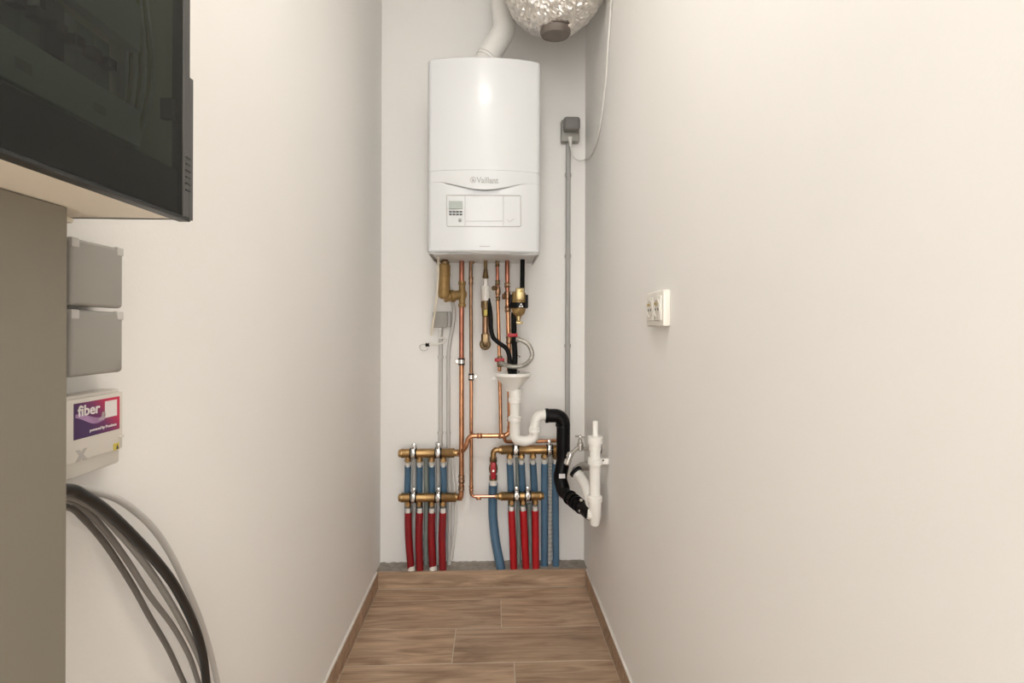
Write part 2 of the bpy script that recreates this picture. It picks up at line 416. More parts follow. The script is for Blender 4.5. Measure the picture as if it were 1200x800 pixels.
def fp(px, py):                                  # point on the boiler front under a pixel
    d = 0.37
    for _ in range(6):
        p = P(px, py, d); d = D - fy(p.x, p.z)
    return P(px, py, d)
# lettering and emblem
a = fp(558.5, 214.2); b = fp(584, 214.4)
text_part('logo_lettering', 'Vaillant', 0.031, 0.0006, a + V(0, -0.0012, 0), (1, 0, 0), (0, 0, 1), 'logo_grey', cover, width=b.x-a.x)
c = fp(554.6, 210.8)
em = MB().torus(c + V(0, -0.001, 0), (0, 1, 0), 0.0105, 0.0009, 24, 6)
em.prism([c + V(-0.005, -0.0012, -0.006), c + V(0.005, -0.0012, -0.006), c + V(0.006, -0.0012, 0.0), c + V(0.001, -0.0012, 0.002), c + V(0.003, -0.0012, 0.008), c + V(-0.002, -0.0012, 0.003), c + V(-0.005, -0.0012, 0.007)], (0, 0.001, 0))
build('emblem', em, 'logo_grey', cover, None)
# control flap: outline, seams, display, keys, knob
def strip(px0, py0, px1, py1, wd=0.0012, n=10, lift=0.0006):
    rr = []
    for k in range(n+1):
        p = fp(px0 + (px1-px0)*k/n, py0 + (py1-py0)*k/n) + V(0, -lift, 0); rr.append(p)
    return MB().tube(rr, wd/2*1.2, 6)
flap = build('control_flap', MB().ringmesh([[fp(x, y) + V(0, -o_, 0) for (x, y) in ((523.6, 229.2), (609.6, 229.6), (610.2, 264.6), (524.2, 264.4))] for o_ in (0.0, -0.002)]), 'boiler_white', boiler)
for sg in ((524, 228.6, 609.4, 229), (524, 265, 609.6, 265.4), (523.4, 229, 523.8, 264.6), (610.2, 229.4, 610.6, 265)):
    build('flap_edge', strip(*sg, wd=0.0026), 'line_grey', flap)
for sg in ((545, 229.5, 545, 264.5), (590, 229.5, 590, 264.5)):
    build('flap_seam', strip(*sg, wd=0.0014), 'line_grey', flap)
build('flap_seam', strip(546, 259, 590, 259, wd=0.0014), 'line_grey', flap)
def patch(px0, py0, px1, py1, th=0.002, mt='display', name='display', par=None):
    a = fp(px0, py1); b = fp(px1, py0); y = min(a.y, b.y)
    return build(name, MB().box((a.x, y-th, a.z), (b.x, y+0.006, b.z), 0.0005, 1), mt, par or flap)
patch(526.3, 235.8, 542, 245, mt='display')
for r_ in range(2):
    for c_ in range(4):
        patch(526.4 + c_*4.05, 247.2 + r_*3.2, 529.6 + c_*4.05, 249.0 + r_*3.2, mt='ink_dark', name='key')
k = fp(539.2, 258); build('knob', MB().lathe(k, (0, -1, 0), [(0, 0.0068), (0.003, 0.0066), (0.004, 0.005), (0.004, 0)], 16), 'ink_grey', flap)
pts = [fp(594.5, 257.5), fp(597.5, 260.2), fp(602.5, 256.2)]
build('flap_latch', MB().tube([p + V(0, -0.001, 0) for p in pts], 0.0009, 6), 'line_grey', flap)
build('release_mark', strip(562, 288.4, 574, 288.4, wd=0.0025, n=4), 'line_grey', lower)

# ================================================================== FLUE AND FOIL DUCT
pts = fillet([P(562, 84, 0.2), P(592, 34, 0.2), P(588.5, 8, 0.2), V(P(588, 0, 0.2).x, D-0.2, ZC)], 0.075, 10)
flue = thing('flue_pipe', 'white plastic flue pipe bending up from the boiler to the ceiling', 'pipe', pts[0])
build('pipe', MB().tube(pts, 0.0465, 24), 'flue_white', flue)
dr = (pts[1]-pts[0]).normalized()
for t0 in (0.055, 0.068):
    q = pts[0] + dr*t0
    build('socket_ring', MB().lathe(q, dr, [(0, 0.0455), (0.002, 0.0495), (0.007, 0.0495), (0.009, 0.0455)], 24), 'flue_white', flue)
build('socket_ring', MB().lathe(V(pts[-1].x, D-0.2, ZC-0.02), (0, 0, 1), [(0, 0.0455), (0.004, 0.06), (0.02, 0.06)], 24), 'flue_white', flue)

dpts = spline([P(614, -120, 0.42), P(622, -60, 0.42), P(629, -20, 0.425), P(645, -3, 0.43), P(664, -12, 0.44), P(676, -50, 0.45), P(680, -120, 0.45)], 30)
dpts = [p for p in dpts if p.z < ZC - 0.002]
def crumple_tube(pts, r, seg, amp, fq, fine, rid=0.0):
    mb = MB().tube(pts, r, seg); n = len(pts); rnd = random.Random(3)
    for i, v in enumerate(mb.v):
        v = Vector(v); c = pts[min(i//seg, n-1)]; d = (v - c).normalized()
        h = amp*(noise.noise(v*fq) + 0.6*abs(noise.noise(v*fq*2.7)))
        v = v + d*(h + rid*abs(math.sin((i//seg)*0.8 + 2*noise.noise(v*9))) + fine*rnd.uniform(-1, 1))
        v += Vector((rnd.uniform(-1, 1), rnd.uniform(-1, 1), rnd.uniform(-1, 1)))*fine*0.8
        mb.v[i] = (min(v.x, XR-0.012), v.y, min(v.z, ZC-0.001))
    return mb
duct = thing('foil_duct', 'crumpled silver foil air duct sagging from the ceiling above the boiler', 'duct', dpts[0])
nsp = int(len(dpts)*0.72)
build('foil_sleeve', crumple_tube(dpts[:nsp+1], 0.129, 110, 0.007, 24, 0.0022, 0.004), 'foil', duct, None)
build('foil_sleeve', crumple_tube(dpts[nsp-3:], 0.127, 70, 0.008, 13, 0.0016), 'foil_smooth', duct, None)
tp = crumple_tube(dpts[nsp-4:nsp+1], 0.133, 60, 0.004, 20, 0.0006)
build('foil_tape', tp, 'foil_smooth', duct, 40)
c = P(651, 25, 0.43)
build('spigot', MB().lathe(c, (0, 0.12, -1), [(-0.05, 0.058), (0.01, 0.060), (0.012, 0.064), (0.026, 0.064), (0.028, 0.058), (0.044, 0.057), (0.052, 0.051), (0.053, 0.0)], 28), 'spigot', duct)

# ================================================================== GREY SOCKET BOX + CONDUIT ON THE BACK WALL (by the right corner)
def clip(parent, p, r, mt='pvc_light_grey'):
    b = MB().lathe(p + V(0, 0, -0.007), (0, 0, 1), [(0, r), (0, r*1.28), (0.014, r*1.28), (0.014, r)], 16)
    b.box(p + V(-r*0.8, 0, -0.007), V(p.x + r*0.8, D, p.z + 0.007)); build('clip', b, mt, parent)
bx = P(667, 156, 0.0)
so = thing('grey_socket', 'dark grey surface socket with plug near the right-hand wall corner, topping a tall conduit', 'socket', bx)
build('back_box', MB().box((bx.x-0.041, D-0.040, bx.z-0.052), (bx.x+0.041, D, bx.z+0.047), 0.006), 'box_grey', so)
build('plug', MB().box((bx.x-0.036, D-0.085, bx.z-0.015), (bx.x+0.038, D-0.038, bx.z+0.044), 0.013, 3), 'socket_grey', so)
build('cable_gland', MB().cyl(P(668.2, 160, 0.075), P(668.6, 172, 0.06), 0.009, 0.006), 'cable_white', so)
cx = bx.x - 0.006
cz = P(666, 496, 0.012).z
cond = thing('wall_conduit', 'long thin grey conduit running down from the dark grey socket', 'conduit', (cx, D-0.012, cz))
build('tube', MB().cyl((cx, D-0.0125, cz), (cx, D-0.0125, bx.z-0.05), 0.0115), 'pvc_grey', cond)
for yy in (205, 300, 405): clip(cond, V(cx, D-0.0125, P(666, yy, 0.012).z), 0.0115, 'pvc_grey')
# second slender pale conduit further right is the corner cable
pl = [P(668.6, 170, 0.06), P(671, 182, 0.06), P(678, 188, 0.05), P(686, 187, 0.03)]
xr = XR - 0.006
pl += [PX(692, 183, xr), PX(699, 168, xr), PX(704.5, 140, xr), PX(709.5, 100, xr), PX(712.6, 55, xr), PX(716, 5, xr), PX(719, -40, xr)]
pl.append(V(xr, pl[-1].y, ZC))
tag(build('thin_cable', MB().tube(spline(pl, 6), 0.0035, 8), 'cable_white'), 'thin white cable drooping from the plug and climbing the side wall', 'cable')

# ================================================================== MANIFOLDS, PIPES TO THE FLOOR
def clamp(parent, p, r, ax='x', up=1, wall=True, tab=0.022):
    A = V(1, 0, 0) if ax == 'x' else V(0, 0, 1)
    band = build('clamp', MB().lathe(p - A*0.0085, A, [(0, r+0.001), (0, r+0.0050), (0.017, r+0.0050), (0.017, r+0.001)], 20), 'chrome', parent)
    build('rubber_lining', MB().lathe(p - A*0.0145, A, [(0, r-0.001), (0, r+0.0040), (0.029, r+0.0040), (0.029, r-0.001)], 20), 'rubber', band)
    if ax == 'x':
        b = MB().box(p + V(-0.007, -0.006, r+0.002), p + V(0.007, 0.004, r+0.002+tab), 0.001)
        b.box(p + V(-0.007, -r-0.009, -0.010), p + V(0.007, -r-0.001, r+0.004), 0.001)
        build('tab', b, 'chrome', band)
        build('screw', MB().lathe(p + V(0, -0.006, r+0.014), (0, -1, 0), [(0, 0.0055), (0.003, 0.005), (0.0035, 0)], 12), 'steel', band)
        build('screw', MB().lathe(p + V(0, -r-0.008, -0.003), (0, -1, 0), [(0, 0.0045), (0.003, 0.004), (0.0035, 0)], 12), 'steel', band)
    else:
        b = MB().box(p + V(up*(r+0.002) if up > 0 else -(r+0.018), -0.005, -0.007), p + V((r+0.018) if up > 0 else -(r+0.002), 0.005, 0.007), 0.001)
        build('tab', b, 'chrome', band)
    if wall:
        build('wall_rod', MB().cyl(V(p.x, p.y+r, p.z), V(p.x, D, p.z), 0.004), 'steel', band)
def manifold(label, xa, xb, py, d, outs, clamps, r=0.0195, mt='brass', outd=0.0, right_end=True):
    p0 = P(xa, py, d); p1 = P(xb, py, d); p1.z = p0.z; L = (p1-p0).length
    t = thing('brass_manifold', label, 'manifold', p0)
    pr = [(0, r*0.55), (0.003, r*0.8), (0.004, r*0.86), (0.012, r*0.86), (0.013, r*1.04), (0.020, r*1.04), (0.021, r)]
    pr += [(L-0.021, r), (L-0.020, r*1.04), (L-0.013, r*1.04), (L-0.012, r*0.8), (L, r*0.72)]
    build('bar', MB().lathe(p0, (1, 0, 0), pr, 24), mt, t)
    for ox in outs:
        q = P(ox, py, d); q.z = p0.z
        b = MB().lathe(q + V(0, outd, -r*0.8), (0, 0, -1), [(0, 0.0125), (0.010, 0.0125)], 16)
        b.hexa(q + V(0, outd, -r*0.8-0.008), q + V(0, outd, -r*0.8-0.022), 0.0145)
        build('outlet', b, 'brass', t)
    for cx_ in clamps:
        q = P(cx_, py, d); q.z = p0.z; clamp(t, q, r)
    return t, p0, p1
dU, dL = 0.062, 0.066
LU = [478, 491.8, 506, 519.6]; LR = [478.2, 491.6, 506, 519.2]
mLU, a0, a1 = manifold('upper brass manifold with four blue sleeved pipes hanging from it', 466.8, 536, 531, dU, LU, (484.5, 513.6))
mLL, b0_, b1 = manifold('lower brass manifold feeding four red sleeved pipes', 466.8, 538, 583, dL, LR, (484.5, 513.6))
RU = [597.6, 611, 624.6, 638, 651]; RL = [599.4, 613, 627.2]
mRU, c0, c1 = manifold('upper brass manifold joined to the red ball valve and five blue pipes', 584, 657, 527, dU, RU, (604.4, 644))
mRL, d0_, d1 = manifold('short lower brass manifold feeding three red sleeved pipes', 583.5, 637.4, 581.2, dL, RL, (605.4, 618.4), r=0.0185)

def floor_pipe(label, group, cat, pts, r, mt, collar='cable_white', name='heating_pipe', capl=0.020, base=None):
    pts = [Vector(p) for p in pts]
    t = thing(name, label, cat, pts[-1], group)
    build('sleeve', MB().tube(spline(pts, 5), r, 14), mt, t)
    if collar:
        dn = (pts[0]-pts[1]).normalized()
        build('pipe_end', MB().cyl(pts[0] - dn*0.002, pts[0] + dn*capl, r*0.72), collar, t)
    if base:
        build('base_sleeve', MB().lathe(pts[-1], (0, 0, 1), [(0, r*1.06), (0.02, r*1.06), (0.028, r*1.0)], 14), base, t)
    return t
zl = LH - 0.008
G1 = 'blue pipes of the four-outlet upper manifold'; G2 = 'red pipes of the four-outlet lower manifold'
ORD = ('first', 'second', 'third', 'fourth', 'fifth'); ENDL = (481.6, 492.2, 507.3, 519.2)
for i, x in enumerate(LU):
    q = P(x, 546, dU); q2 = P(x + random.uniform(-.6, .6), 572, 0.034); q3 = P(x, 600, 0.030); q4 = V(P(ENDL[i], 660, 0.030).x, D-0.030, zl)
    floor_pipe(ORD[i] + ' blue sleeved pipe from the closed end of the four-outlet upper manifold', G1, 'pipe', [q, (q+q2)/2+V(0, 0.004, 0), q2, q3, q4], 0.0140, 'blue_sleeve')
ends = [482, 492.2, 507.5, 519]
for i, x in enumerate(LR):
    q = P(x, 600.5, dL); e = P(ends[i], 665, 0.070); q2 = q.lerp(e, 0.45) + V(-0.004, 0, 0)
    floor_pipe(ORD[i] + ' dark red sleeved pipe from the closed end of the four-outlet lower manifold', G2, 'pipe', [q, q2, V(e.x, e.y, zl-0.002)], 0.0158, 'red_sleeve', base='caulk' if i in (0, 2) else None)
G3 = 'blue pipes of the five-outlet upper manifold'; G4 = 'red pipes of the three-outlet lower manifold'
for i, x in enumerate(RU):
    q = P(x, 543, dU)
    if i < 3:
        q2 = P(x, 570, 0.034); q3 = P(x, 600, 0.030); q4 = V(P((602, 616.5, 628)[i], 660, 0.03).x, D-0.030, zl); q3 = P(RL[i], 600, 0.030); q2 = P(x*0.4+RL[i]*0.6, 570, 0.034); pp = [q, q2, q3, q4]
    else:
        e = P(638 if i == 3 else 651.5, 660, 0.045); pp = [q, P(x, 585, 0.054), V(e.x, e.y, zl)]
    floor_pipe(ORD[i] + ' blue sleeved pipe from the ball valve on the five-outlet manifold', G3, 'pipe', pp, 0.0152, 'blue_sleeve')
ends = [602, 616.5, 628]
for i, x in enumerate(RL):
    q = P(x, 598, dL); e = P(ends[i], 664, 0.068); q2 = q.lerp(e, 0.5) + V(0.000, 0, 0)
    floor_pipe(ORD[i] + ' bright red sleeved pipe from the copper inlet of the three-outlet manifold', G4, 'pipe', [q, q2, V(e.x, e.y, zl-0.002)], 0.0155, 'red_bright')
# grey conduits rising behind the manifolds
def riser(label, xs, ytop, d, r, mt, xe=None, grp=None, name='grey_conduit'):
    a = P(xs, ytop, d); e = P(xe if xe else xs, 655, d); e.z = zl
    return tag(build(name, MB().tube(spline([a, a.lerp(e, 0.4) + V(0.002, 0, 0), e], 6), r, 10), mt), label, 'conduit', grp)
g5 = 'conduits behind the four-outlet manifolds'
riser('pale grey conduit between the first two dark red pipes', 485, 520, 0.014, 0.0098, 'pvc_light_grey', grp=g5)
riser('greenish grey conduit between the middle dark red pipes', 499.2, 534, 0.014, 0.011, 'green_grey', grp=g5)
riser('pale grey conduit between the last two dark red pipes', 513, 518, 0.014, 0.0098, 'pvc_light_grey', grp=g5)
riser('light grey conduit coming down behind the upper manifold beside the copper riser', 526.5, 536, 0.016, 0.0095, 'pvc_light_grey', grp=g5)
a = P(529, 535, 0.02); tag(build('white_conduit', MB().tube(spline([a, P(533.5, 580, 0.018), P(533, 620, 0.018), P(529, 655, 0.02) ], 7), 0.0068, 10), 'cable_white'), 'slim white conduit bowing beside the dark red pipes', 'conduit')
riser('green grey conduit between the first two bright red pipes', 606.6, 536, 0.016, 0.0105, 'green_grey', xe=608)
riser('green grey conduit between the last two bright red pipes', 619.6, 590, 0.016, 0.0105, 'green_grey', xe=622)
sp = thing('ribbed_conduit', 'ribbed silver grey conduit between the two long blue pipes', 'conduit', V(P(645, 655, 0.02).x, D-0.02, zl))
pts = spline([P(645, 534, 0.018), P(644.6, 590, 0.018), V(P(644, 655, 0.018).x, D-0.018, zl)], 14)
build('hose', MB().tube(pts, lambda t: 0.0095 + 0.001*math.sin(t*260), 10), 'pvc_light_grey', sp)
# fine ribs built as rings
for k in range(2, len(pts)-1):
    build('rib', MB().lathe(pts[k], (pts[k+1]-pts[k]), [(0, 0.0095), (0.001, 0.0112), (0.004, 0.0112), (0.005, 0.0095)], 10), 'pvc_grey', sp)

# thick blue pipe with the red ball valve
p0 = P(578, 567, dU)
e = P(587.5, 664, 0.066)
t = thing('supply_pipe', 'thick blue sleeved pipe bending down from the red ball valve', 'pipe', e)
build('sleeve', MB().tube(spline([p0, P(577.6, 574, 0.045), P(577.4, 583, 0.033), P(577.8, 606, 0.034), P(581, 635, 0.048), V(e.x, e.y, zl-0.002)], 7), 0.0198, 16), 'blue_sleeve', t)
build('pipe_end', MB().cyl(p0 + V(0, 0, -0.004), p0 + V(0, 0, 0.020), 0.0165), 'cable_white', t)
vx = p0.x; vy = p0.y; zt = c0.z
t = thing('ball_valve', 'brass ball valve with red lever on the five-outlet manifold', 'valve', p0 + V(0, 0, 0.02))
zz = p0.z + 0.018
b = MB().lathe((vx, vy, zz), (0, 0, 1), [(0, 0.017), (0.02, 0.0175), (0.026, 0.013), (0.035, 0.0175), (0.05, 0.02), (0.065, 0.0175), (0.075, 0.013), (0.082, 0.0165), (0.1, 0.0165)], 16)
build('body', b, 'brass_dark', t)
b = MB().box((vx-0.011, vy-0.032, zz+0.012), (vx+0.011, vy-0.024, zz+0.085), 0.003)
b.cyl((vx, vy-0.015, zz+0.05), (vx, vy-0.033, zz+0.05), 0.009, bev=0.001)
h = build('lever', b, 'red_handle', t)
build('nut', MB().hexa((vx, vy-0.032, zz+0.05), (vx, vy-0.037, zz+0.05), 0.006), 'chrome', h)
pts = fillet([(vx, vy, zz+0.098), (vx, vy, zt), (c0.x + 0.01, c0.y, zt)], 0.016, 6)
build('elbow', MB().tube(pts, 0.0125, 14), 'brass', t)

# ================================================================== COPPER PIPES
def fitting(parent, p, ax, r, L=0.03, mt=None, name='press_fitting'):
    ax = Vector(ax).normalized()
    build(name, MB().lathe(Vector(p) - ax*L/2, ax, [(0, r*1.02), (0.001, r*1.16), (L*0.18, r*1.32), (L*0.34, r*1.14), (L*0.66, r*1.14), (L*0.82, r*1.32), (L-0.001, r*1.16), (L, r*1.02)], 16), mt or 'copper', parent)
ztop = BZ0 + 0.006
def top(px, d): return V(P(px, 300, d).x, D-d, ztop)
dA = 0.052
# A : thick riser from boiler to the four-outlet lower manifold
pa = top(541, 0.085); xA = P(540.6, 420, dA).x
mid1 = P(541, 388, 0.085)
t = thing('copper_pipe', 'thick copper riser from the boiler down to the four-outlet lower manifold', 'pipe', P(541, 575, dA))
e1 = P(541, 556, 0.075)
pts = [pa, P(540.8, 556, 0.085), P(540.4, 583, 0.085), P(536, 583, dL)]; pts[2].z = b1.z; pts[3].z = b1.z; pts[3].y = b1.y
pts[1].z = b1.z + 0.06; pts[2].y = pts[1].y
cut = P(540.9, 423.5, 0.085)
build('pipe', MB().tube([pts[0], cut], 0.0108, 16), 'copper_red', t)
build('pipe', MB().tube(fillet([cut] + pts[1:], 0.02), 0.0108, 16), 'copper', t)
fitting(t, P(540.8, 561, 0.085), (0, 0, 1), 0.0108, 0.034, 'copper_dull')
fitting(t, P(540.6, 572, 0.085), (0, 0, 1), 0.0108, 0.022, 'copper_dull')
build('union', MB().hexa(V(b1.x-0.004, b1.y, b1.z), V(b1.x+0.014, b1.y, b1.z), 0.0165), 'brass', t)
q = P(540.8, 423.5, 0.085); clamp(t, q, 0.0108, 'z', -1)
# brass tee on A with the dirt filter
t = thing('dirt_filter', 'bulky sand-cast brass dirt filter with side tee under the boiler', 'filter', P(520, 350, 0.1))
q = P(541.6, 345, 0.085)
b = MB().lathe(q + V(0, 0, -0.055), (0, 0, 1), [(0, 0.0115), (0.001, 0.0165), (0.014, 0.0165), (0.016, 0.0135), (0.035, 0.0145), (0.05, 0.021), (0.062, 0.021), (0.075, 0.0145), (0.096, 0.0135), (0.098, 0.0165), (0.112, 0.0165), (0.113, 0.0115)], 18)
build('tee', b, 'brass_sand', t)
q1 = P(523, 348, 0.105)
build('branch', MB().lathe(q1, q + V(0, 0, 0.001) - q1, [(-0.01, 0.021), (0.018, 0.021), (0.02, 0.027), (0.034, 0.027), (0.036, 0.022), (0.062, 0.019)], 18), 'brass_sand', t)
q2 = P(520.2, 350.5, 0.115)
build('bowl', MB().lathe(q2, (0, 0, 1), [(0, 0.0), (0.001, 0.012), (0.007, 0.021), (0.015, 0.0245), (0.10, 0.0255), (0.102, 0.0275), (0.110, 0.0275), (0.111, 0.0265), (0.146, 0.0265), (0.150, 0.022), (0.152, 0.0)], 20), 'brass_sand', t)
build('cap', MB().lathe(q2 + V(0.003, 0, 0.15), (0.2, 0, 1), [(0, 0.017), (0.012, 0.019), (0.020, 0.012), (0.024, 0)], 14), 'brass_dark', t)
build('drain_stub', MB().lathe(P(511, 306, 0.12), (1, 0, -0.1), [(0, 0.003), (0.004, 0.006), (0.012, 0.006), (0.014, 0.004), (0.04, 0.005)], 10), 'brass_dark', t)
# B : slim dull riser that turns to the three-outlet lower manifold
rB = 0.0078
pb = top(552, 0.075)
t = thing('copper_pipe', 'slim copper riser turning at the bottom towards the three-outlet manifold', 'pipe', P(552, 583, 0.06))
zB = d0_.z
pts = [V(pb.x+0.01, pb.y, ztop-0.012), P(551.6, 304, 0.075), P(552.2, 440, 0.07), P(552.2, 583, dL), V(d0_.x+0.01, d0_.y, zB)]; pts[3].z = zB; pts[3].y = d0_.y
pp = fillet(pts, 0.018)
kc = min(range(len(pp)), key=lambda i: (pp[i]-pts[2]).length)
build('pipe', MB().tube(pp[:kc+1], rB, 14), 'copper_dull', t)
ki = len(pp) - 6
build('pipe', MB().tube(pp[kc:ki+1], rB, 14), 'copper', t)
build('pipe', MB().tube(pp[ki:], rB, 14), 'copper_bright', t)
fitting(t, P(551.8, 329, 0.074), (0, 0, 1), rB, 0.035, 'copper_dull')
fitting(t, P(552.2, 572, dL), (0, 0, 1), rB, 0.024)
fitting(t, P(561, 583, dL) * 1.0, (1, 0, 0), rB, 0.022)
clamp(t, P(552.2, 441.5, 0.07), rB, 'z', 1)
build('union', MB().lathe(V(d0_.x-0.012, d0_.y, zB), (1, 0, 0), [(0, 0.009), (0.001, 0.012), (0.016, 0.0125), (0.02, 0.015), (0.03, 0.016)], 14), 'brass', t)
# C : swan-neck pipe from the four-outlet upper manifold to the far risers
rC = 0.0100; dC = 0.112
zc = P(560, 510.5, dC).z
t = thing('copper_pipe', 'copper swan-neck pipe rising from the four-outlet upper manifold to run level', 'pipe', a1)
pts = [V(a1.x-0.006, a1.y, a1.z), V(a1.x+0.016, a1.y-0.012, a1.z), V(P(546, 520, dC).x, D-dC, (a1.z+zc)/2-0.004), V(P(549.5, 510, dC).x, D-dC, zc), V(P(560, 510, dC).x, D-dC, zc), V(P(597.5, 510, dC).x, D-dC, zc), V(P(597.5, 490, dC).x, D-dC, zc+0.085)]
build('pipe', MB().tube(fillet(pts, 0.03, 6), rC, 14), 'copper', t)
build('union', MB().hexa(V(a1.x-0.004, a1.y, a1.z), V(a1.x+0.012, a1.y, a1.z), 0.0155), 'brass', t)
fitting(t, V(P(562, 510, dC).x, D-dC, zc), (1, 0, 0), rC, 0.022)
fitting(t, V(P(588, 510, dC).x, D-dC, zc), (1, 0, 0), rC, 0.030)
fitting(t, V(pts[-1].x, D-dC, zc+0.03), (0, 0, 1), rC, 0.022)
fitting(t, V(pts[-1].x, D-dC, zc+0.075), (0, 0, 1), rC, 0.028, 'copper_dull')
# level pipe behind the white trap
q = P(588, 517, 0.05)
t = thing('copper_pipe', 'level copper pipe passing behind the white siphon trap', 'pipe', q)
build('pipe', MB().tube(fillet([P(590, 508, 0.10), P(592, 517, 0.09), P(601, 517.4, 0.055), P(664, 516, 0.055)], 0.018), 0.0078, 12), 'copper', t)
fitting(t, P(606, 517.3, 0.055), (1, 0, 0), 0.0078, 0.022, 'copper_dull')
# D : safety valve drop
dD = 0.10
t = thing('safety_valve', 'short boiler drop pipe with white nut and brass safety valve at its lower end', 'valve', P(569, 410, dD))
pd = top(569, dD)
build('pipe', MB().tube([pd, P(569, 315, dD)], 0.0075, 12), 'brass_dark', t)
fitting(t, P(569, 304, dD), (0, 0, 1), 0.0075, 0.018, 'brass_dark')
build('cone', MB().lathe(P(569, 326, dD), (0, 0, 1), [(0, 0.013), (0.01, 0.013), (0.014, 0.0115), (0.04, 0.008)], 14), 'brass_dark', t)
z0 = P(569, 352.5, dD).z; x0 = P(569, 340, dD).x
build('white_nut', MB().lathe((x0, D-dD, z0), (0, 0, 1), [(0, 0.017), (0.004, 0.019), (0.045, 0.0185), (0.05, 0.021), (0.065, 0.020), (0.068, 0.011), (0.095, 0.0105)], 14), 'pvc_white', t)
build('valve_body', MB().lathe((x0, D-dD, P(569, 372, dD).z), (0, 0, 1), [(0, 0.011), (0.004, 0.0145), (0.02, 0.016), (0.04, 0.0165), (0.045, 0.019), (0.07, 0.019), (0.073, 0.016)], 14), 'brass_dark', t)
build('yellow_tag', MB().box((x0-0.006, D-dD-0.019, P(569, 370, dD).z), (x0+0.008, D-dD-0.014, P(569, 363, dD).z), 0.001), 'warn_yellow', t)
build('outlet_pipe', MB().cyl((x0, D-dD, P(569, 396, dD).z), (x0, D-dD, P(569, 371, dD).z), 0.0135), 'copper_dull', t)
build('outlet_nut', MB().hexa((x0, D-dD, P(569, 401, dD).z), (x0, D-dD, P(569, 391, dD).z), 0.0185), 'brass_dark', t)
e0 = V(x0, D-dD, P(569, 404, dD).z)
build('elbow', MB().tube(fillet([e0 + V(0, 0, 0.02), e0, V(x0-0.002, D-0.01, e0.z)], 0.02), 0.0145, 14), 'brass_dark', t)
build('wall_rose', MB().lathe((x0-0.002, D, e0.z), (0, -1, 0), [(0, 0.026), (0.004, 0.026), (0.012, 0.018)], 20), 'brass_dark', t)
# black drain hose from the valve into the funnel
hb = spline([P(571.5, 350, 0.104), P(573.8, 360, 0.108), P(575, 372, 0.112), P(575.5, 385, 0.118), P(578.5, 396, 0.13), P(586, 402.5, 0.14), P(593.5, 408.5, 0.145), P(597, 418, 0.155), P(597.6, 432, 0.172), P(598.5, 443, 0.182)], 7)
tag(build('drain_hose', MB().tube(hb, 0.0098, 12), 'rubber'), 'bent black rubber drain hose dropping into the white funnel', 'hose')
# E : slim copper riser with lower red valve
dE = 0.112
t = thing('copper_pipe', 'slim reddish copper riser with a gate fitting and small red-handled cock', 'pipe', P(584, 508, dE))
xE = P(584.5, 400, dE)
pts = [V(P(582.8, 304, dE).x, D-dE, ztop-0.004), P(583, 340, dE), P(584.8, 400, dE), V(P(587, 500, dE).x, D-dE, zc)]
build('pipe', MB().tube(pts[:2], 0.0076, 12), 'copper_red', t)
build('pipe', MB().tube(pts[1:], 0.0076, 12), 'copper', t)
build('union', MB().hexa(P(582.8, 301, dE), P(582.8, 296, dE), 0.013), 'brass', t)
fitting(t, P(582.9, 309, dE), (0, 0, 1), 0.0076, 0.022, 'brass_dark')
fitting(t, P(583.2, 331, dE), (0, 0, 1), 0.0085, 0.022, 'brass_dark')
fitting(t, P(583.6, 350, dE), (0, 0, 1), 0.0085, 0.018, 'brass_dark')
build('gate', MB().lathe(P(583.4, 346, dE), (0, 0, 1), [(0, 0.009), (0.012, 0.013), (0.024, 0.012), (0.04, 0.009)], 14), 'copper_dull', t)
build('gate_stem', MB().lathe(P(582.4, 338, dE), (-0.6, -1, 0), [(0, 0.009), (0.02, 0.008), (0.024, 0.011), (0.03, 0.01)], 10), 'brass_dark', t)
cE = P(585.6, 421, dE)
cock = build('fill_cock', MB().lathe(P(585.7, 430, dE), (0, 0, 1), [(0, 0.009), (0.004, 0.012), (0.02, 0.0125), (0.03, 0.015), (0.045, 0.011), (0.05, 0.008)], 14), 'brass_dark', t)
b = MB().box(cE + V(-0.022, -0.028, -0.009), cE + V(0.020, -0.020, 0.007), 0.004)
b.cyl(cE + V(0, -0.005, 0), cE + V(0, -0.026, 0), 0.007)
build('red_handle', b, 'red_handle', cock)
# F : thick copper riser with fittings and upper red valve
dF = 0.112
t = thing('copper_pipe', 'thick copper riser with press fittings and red filling valve beside the brass filter', 'pipe', P(596, 508, dF))
pts = [V(P(594.4, 300, dF).x, D-dF, ztop), P(594.6, 345, dF), P(596.4, 400, dF), V(P(597.4, 490, dF).x, D-dF, zc+0.075)]
build('pipe', MB().tube(pts[:2], 0.0102, 14), 'copper_red', t)
build('pipe', MB().tube(pts[1:], 0.0102, 14), 'copper', t)
fitting(t, P(594.5, 334, dF), (0, 0, 1), 0.0102, 0.022, 'copper_dull')
fitting(t, P(594.8, 346, dF), (0, 0, 1), 0.0112, 0.035, 'copper_dull')
fitting(t, P(595.2, 362, dF), (0, 0, 1), 0.0108, 0.026, 'copper_dull')
build('bleed_plug', MB().lathe(P(592.4, 347.5, dF), (-1, -0.3, 0), [(0, 0.010), (0.006, 0.013), (0.014, 0.012), (0.015, 0)], 10), 'copper_dull', t)
cF = P(600.6, 392.6, dF + 0.02)
build('branch', MB().lathe(P(597, 398, dF), (1, -0.3, 0), [(0, 0.012), (0.02, 0.011), (0.022, 0.014), (0.036, 0.014), (0.037, 0.010), (0.05, 0.010)], 12), 'brass_dark', t)
fitting(t, P(596.6, 398, dF), (0, 0, 1), 0.0112, 0.035, 'copper_dull')
cock = build('fill_cock', MB().cyl(cF + V(0, 0.004, -0.018), cF + V(0, 0.004, 0.002), 0.008), 'brass_dark', t)
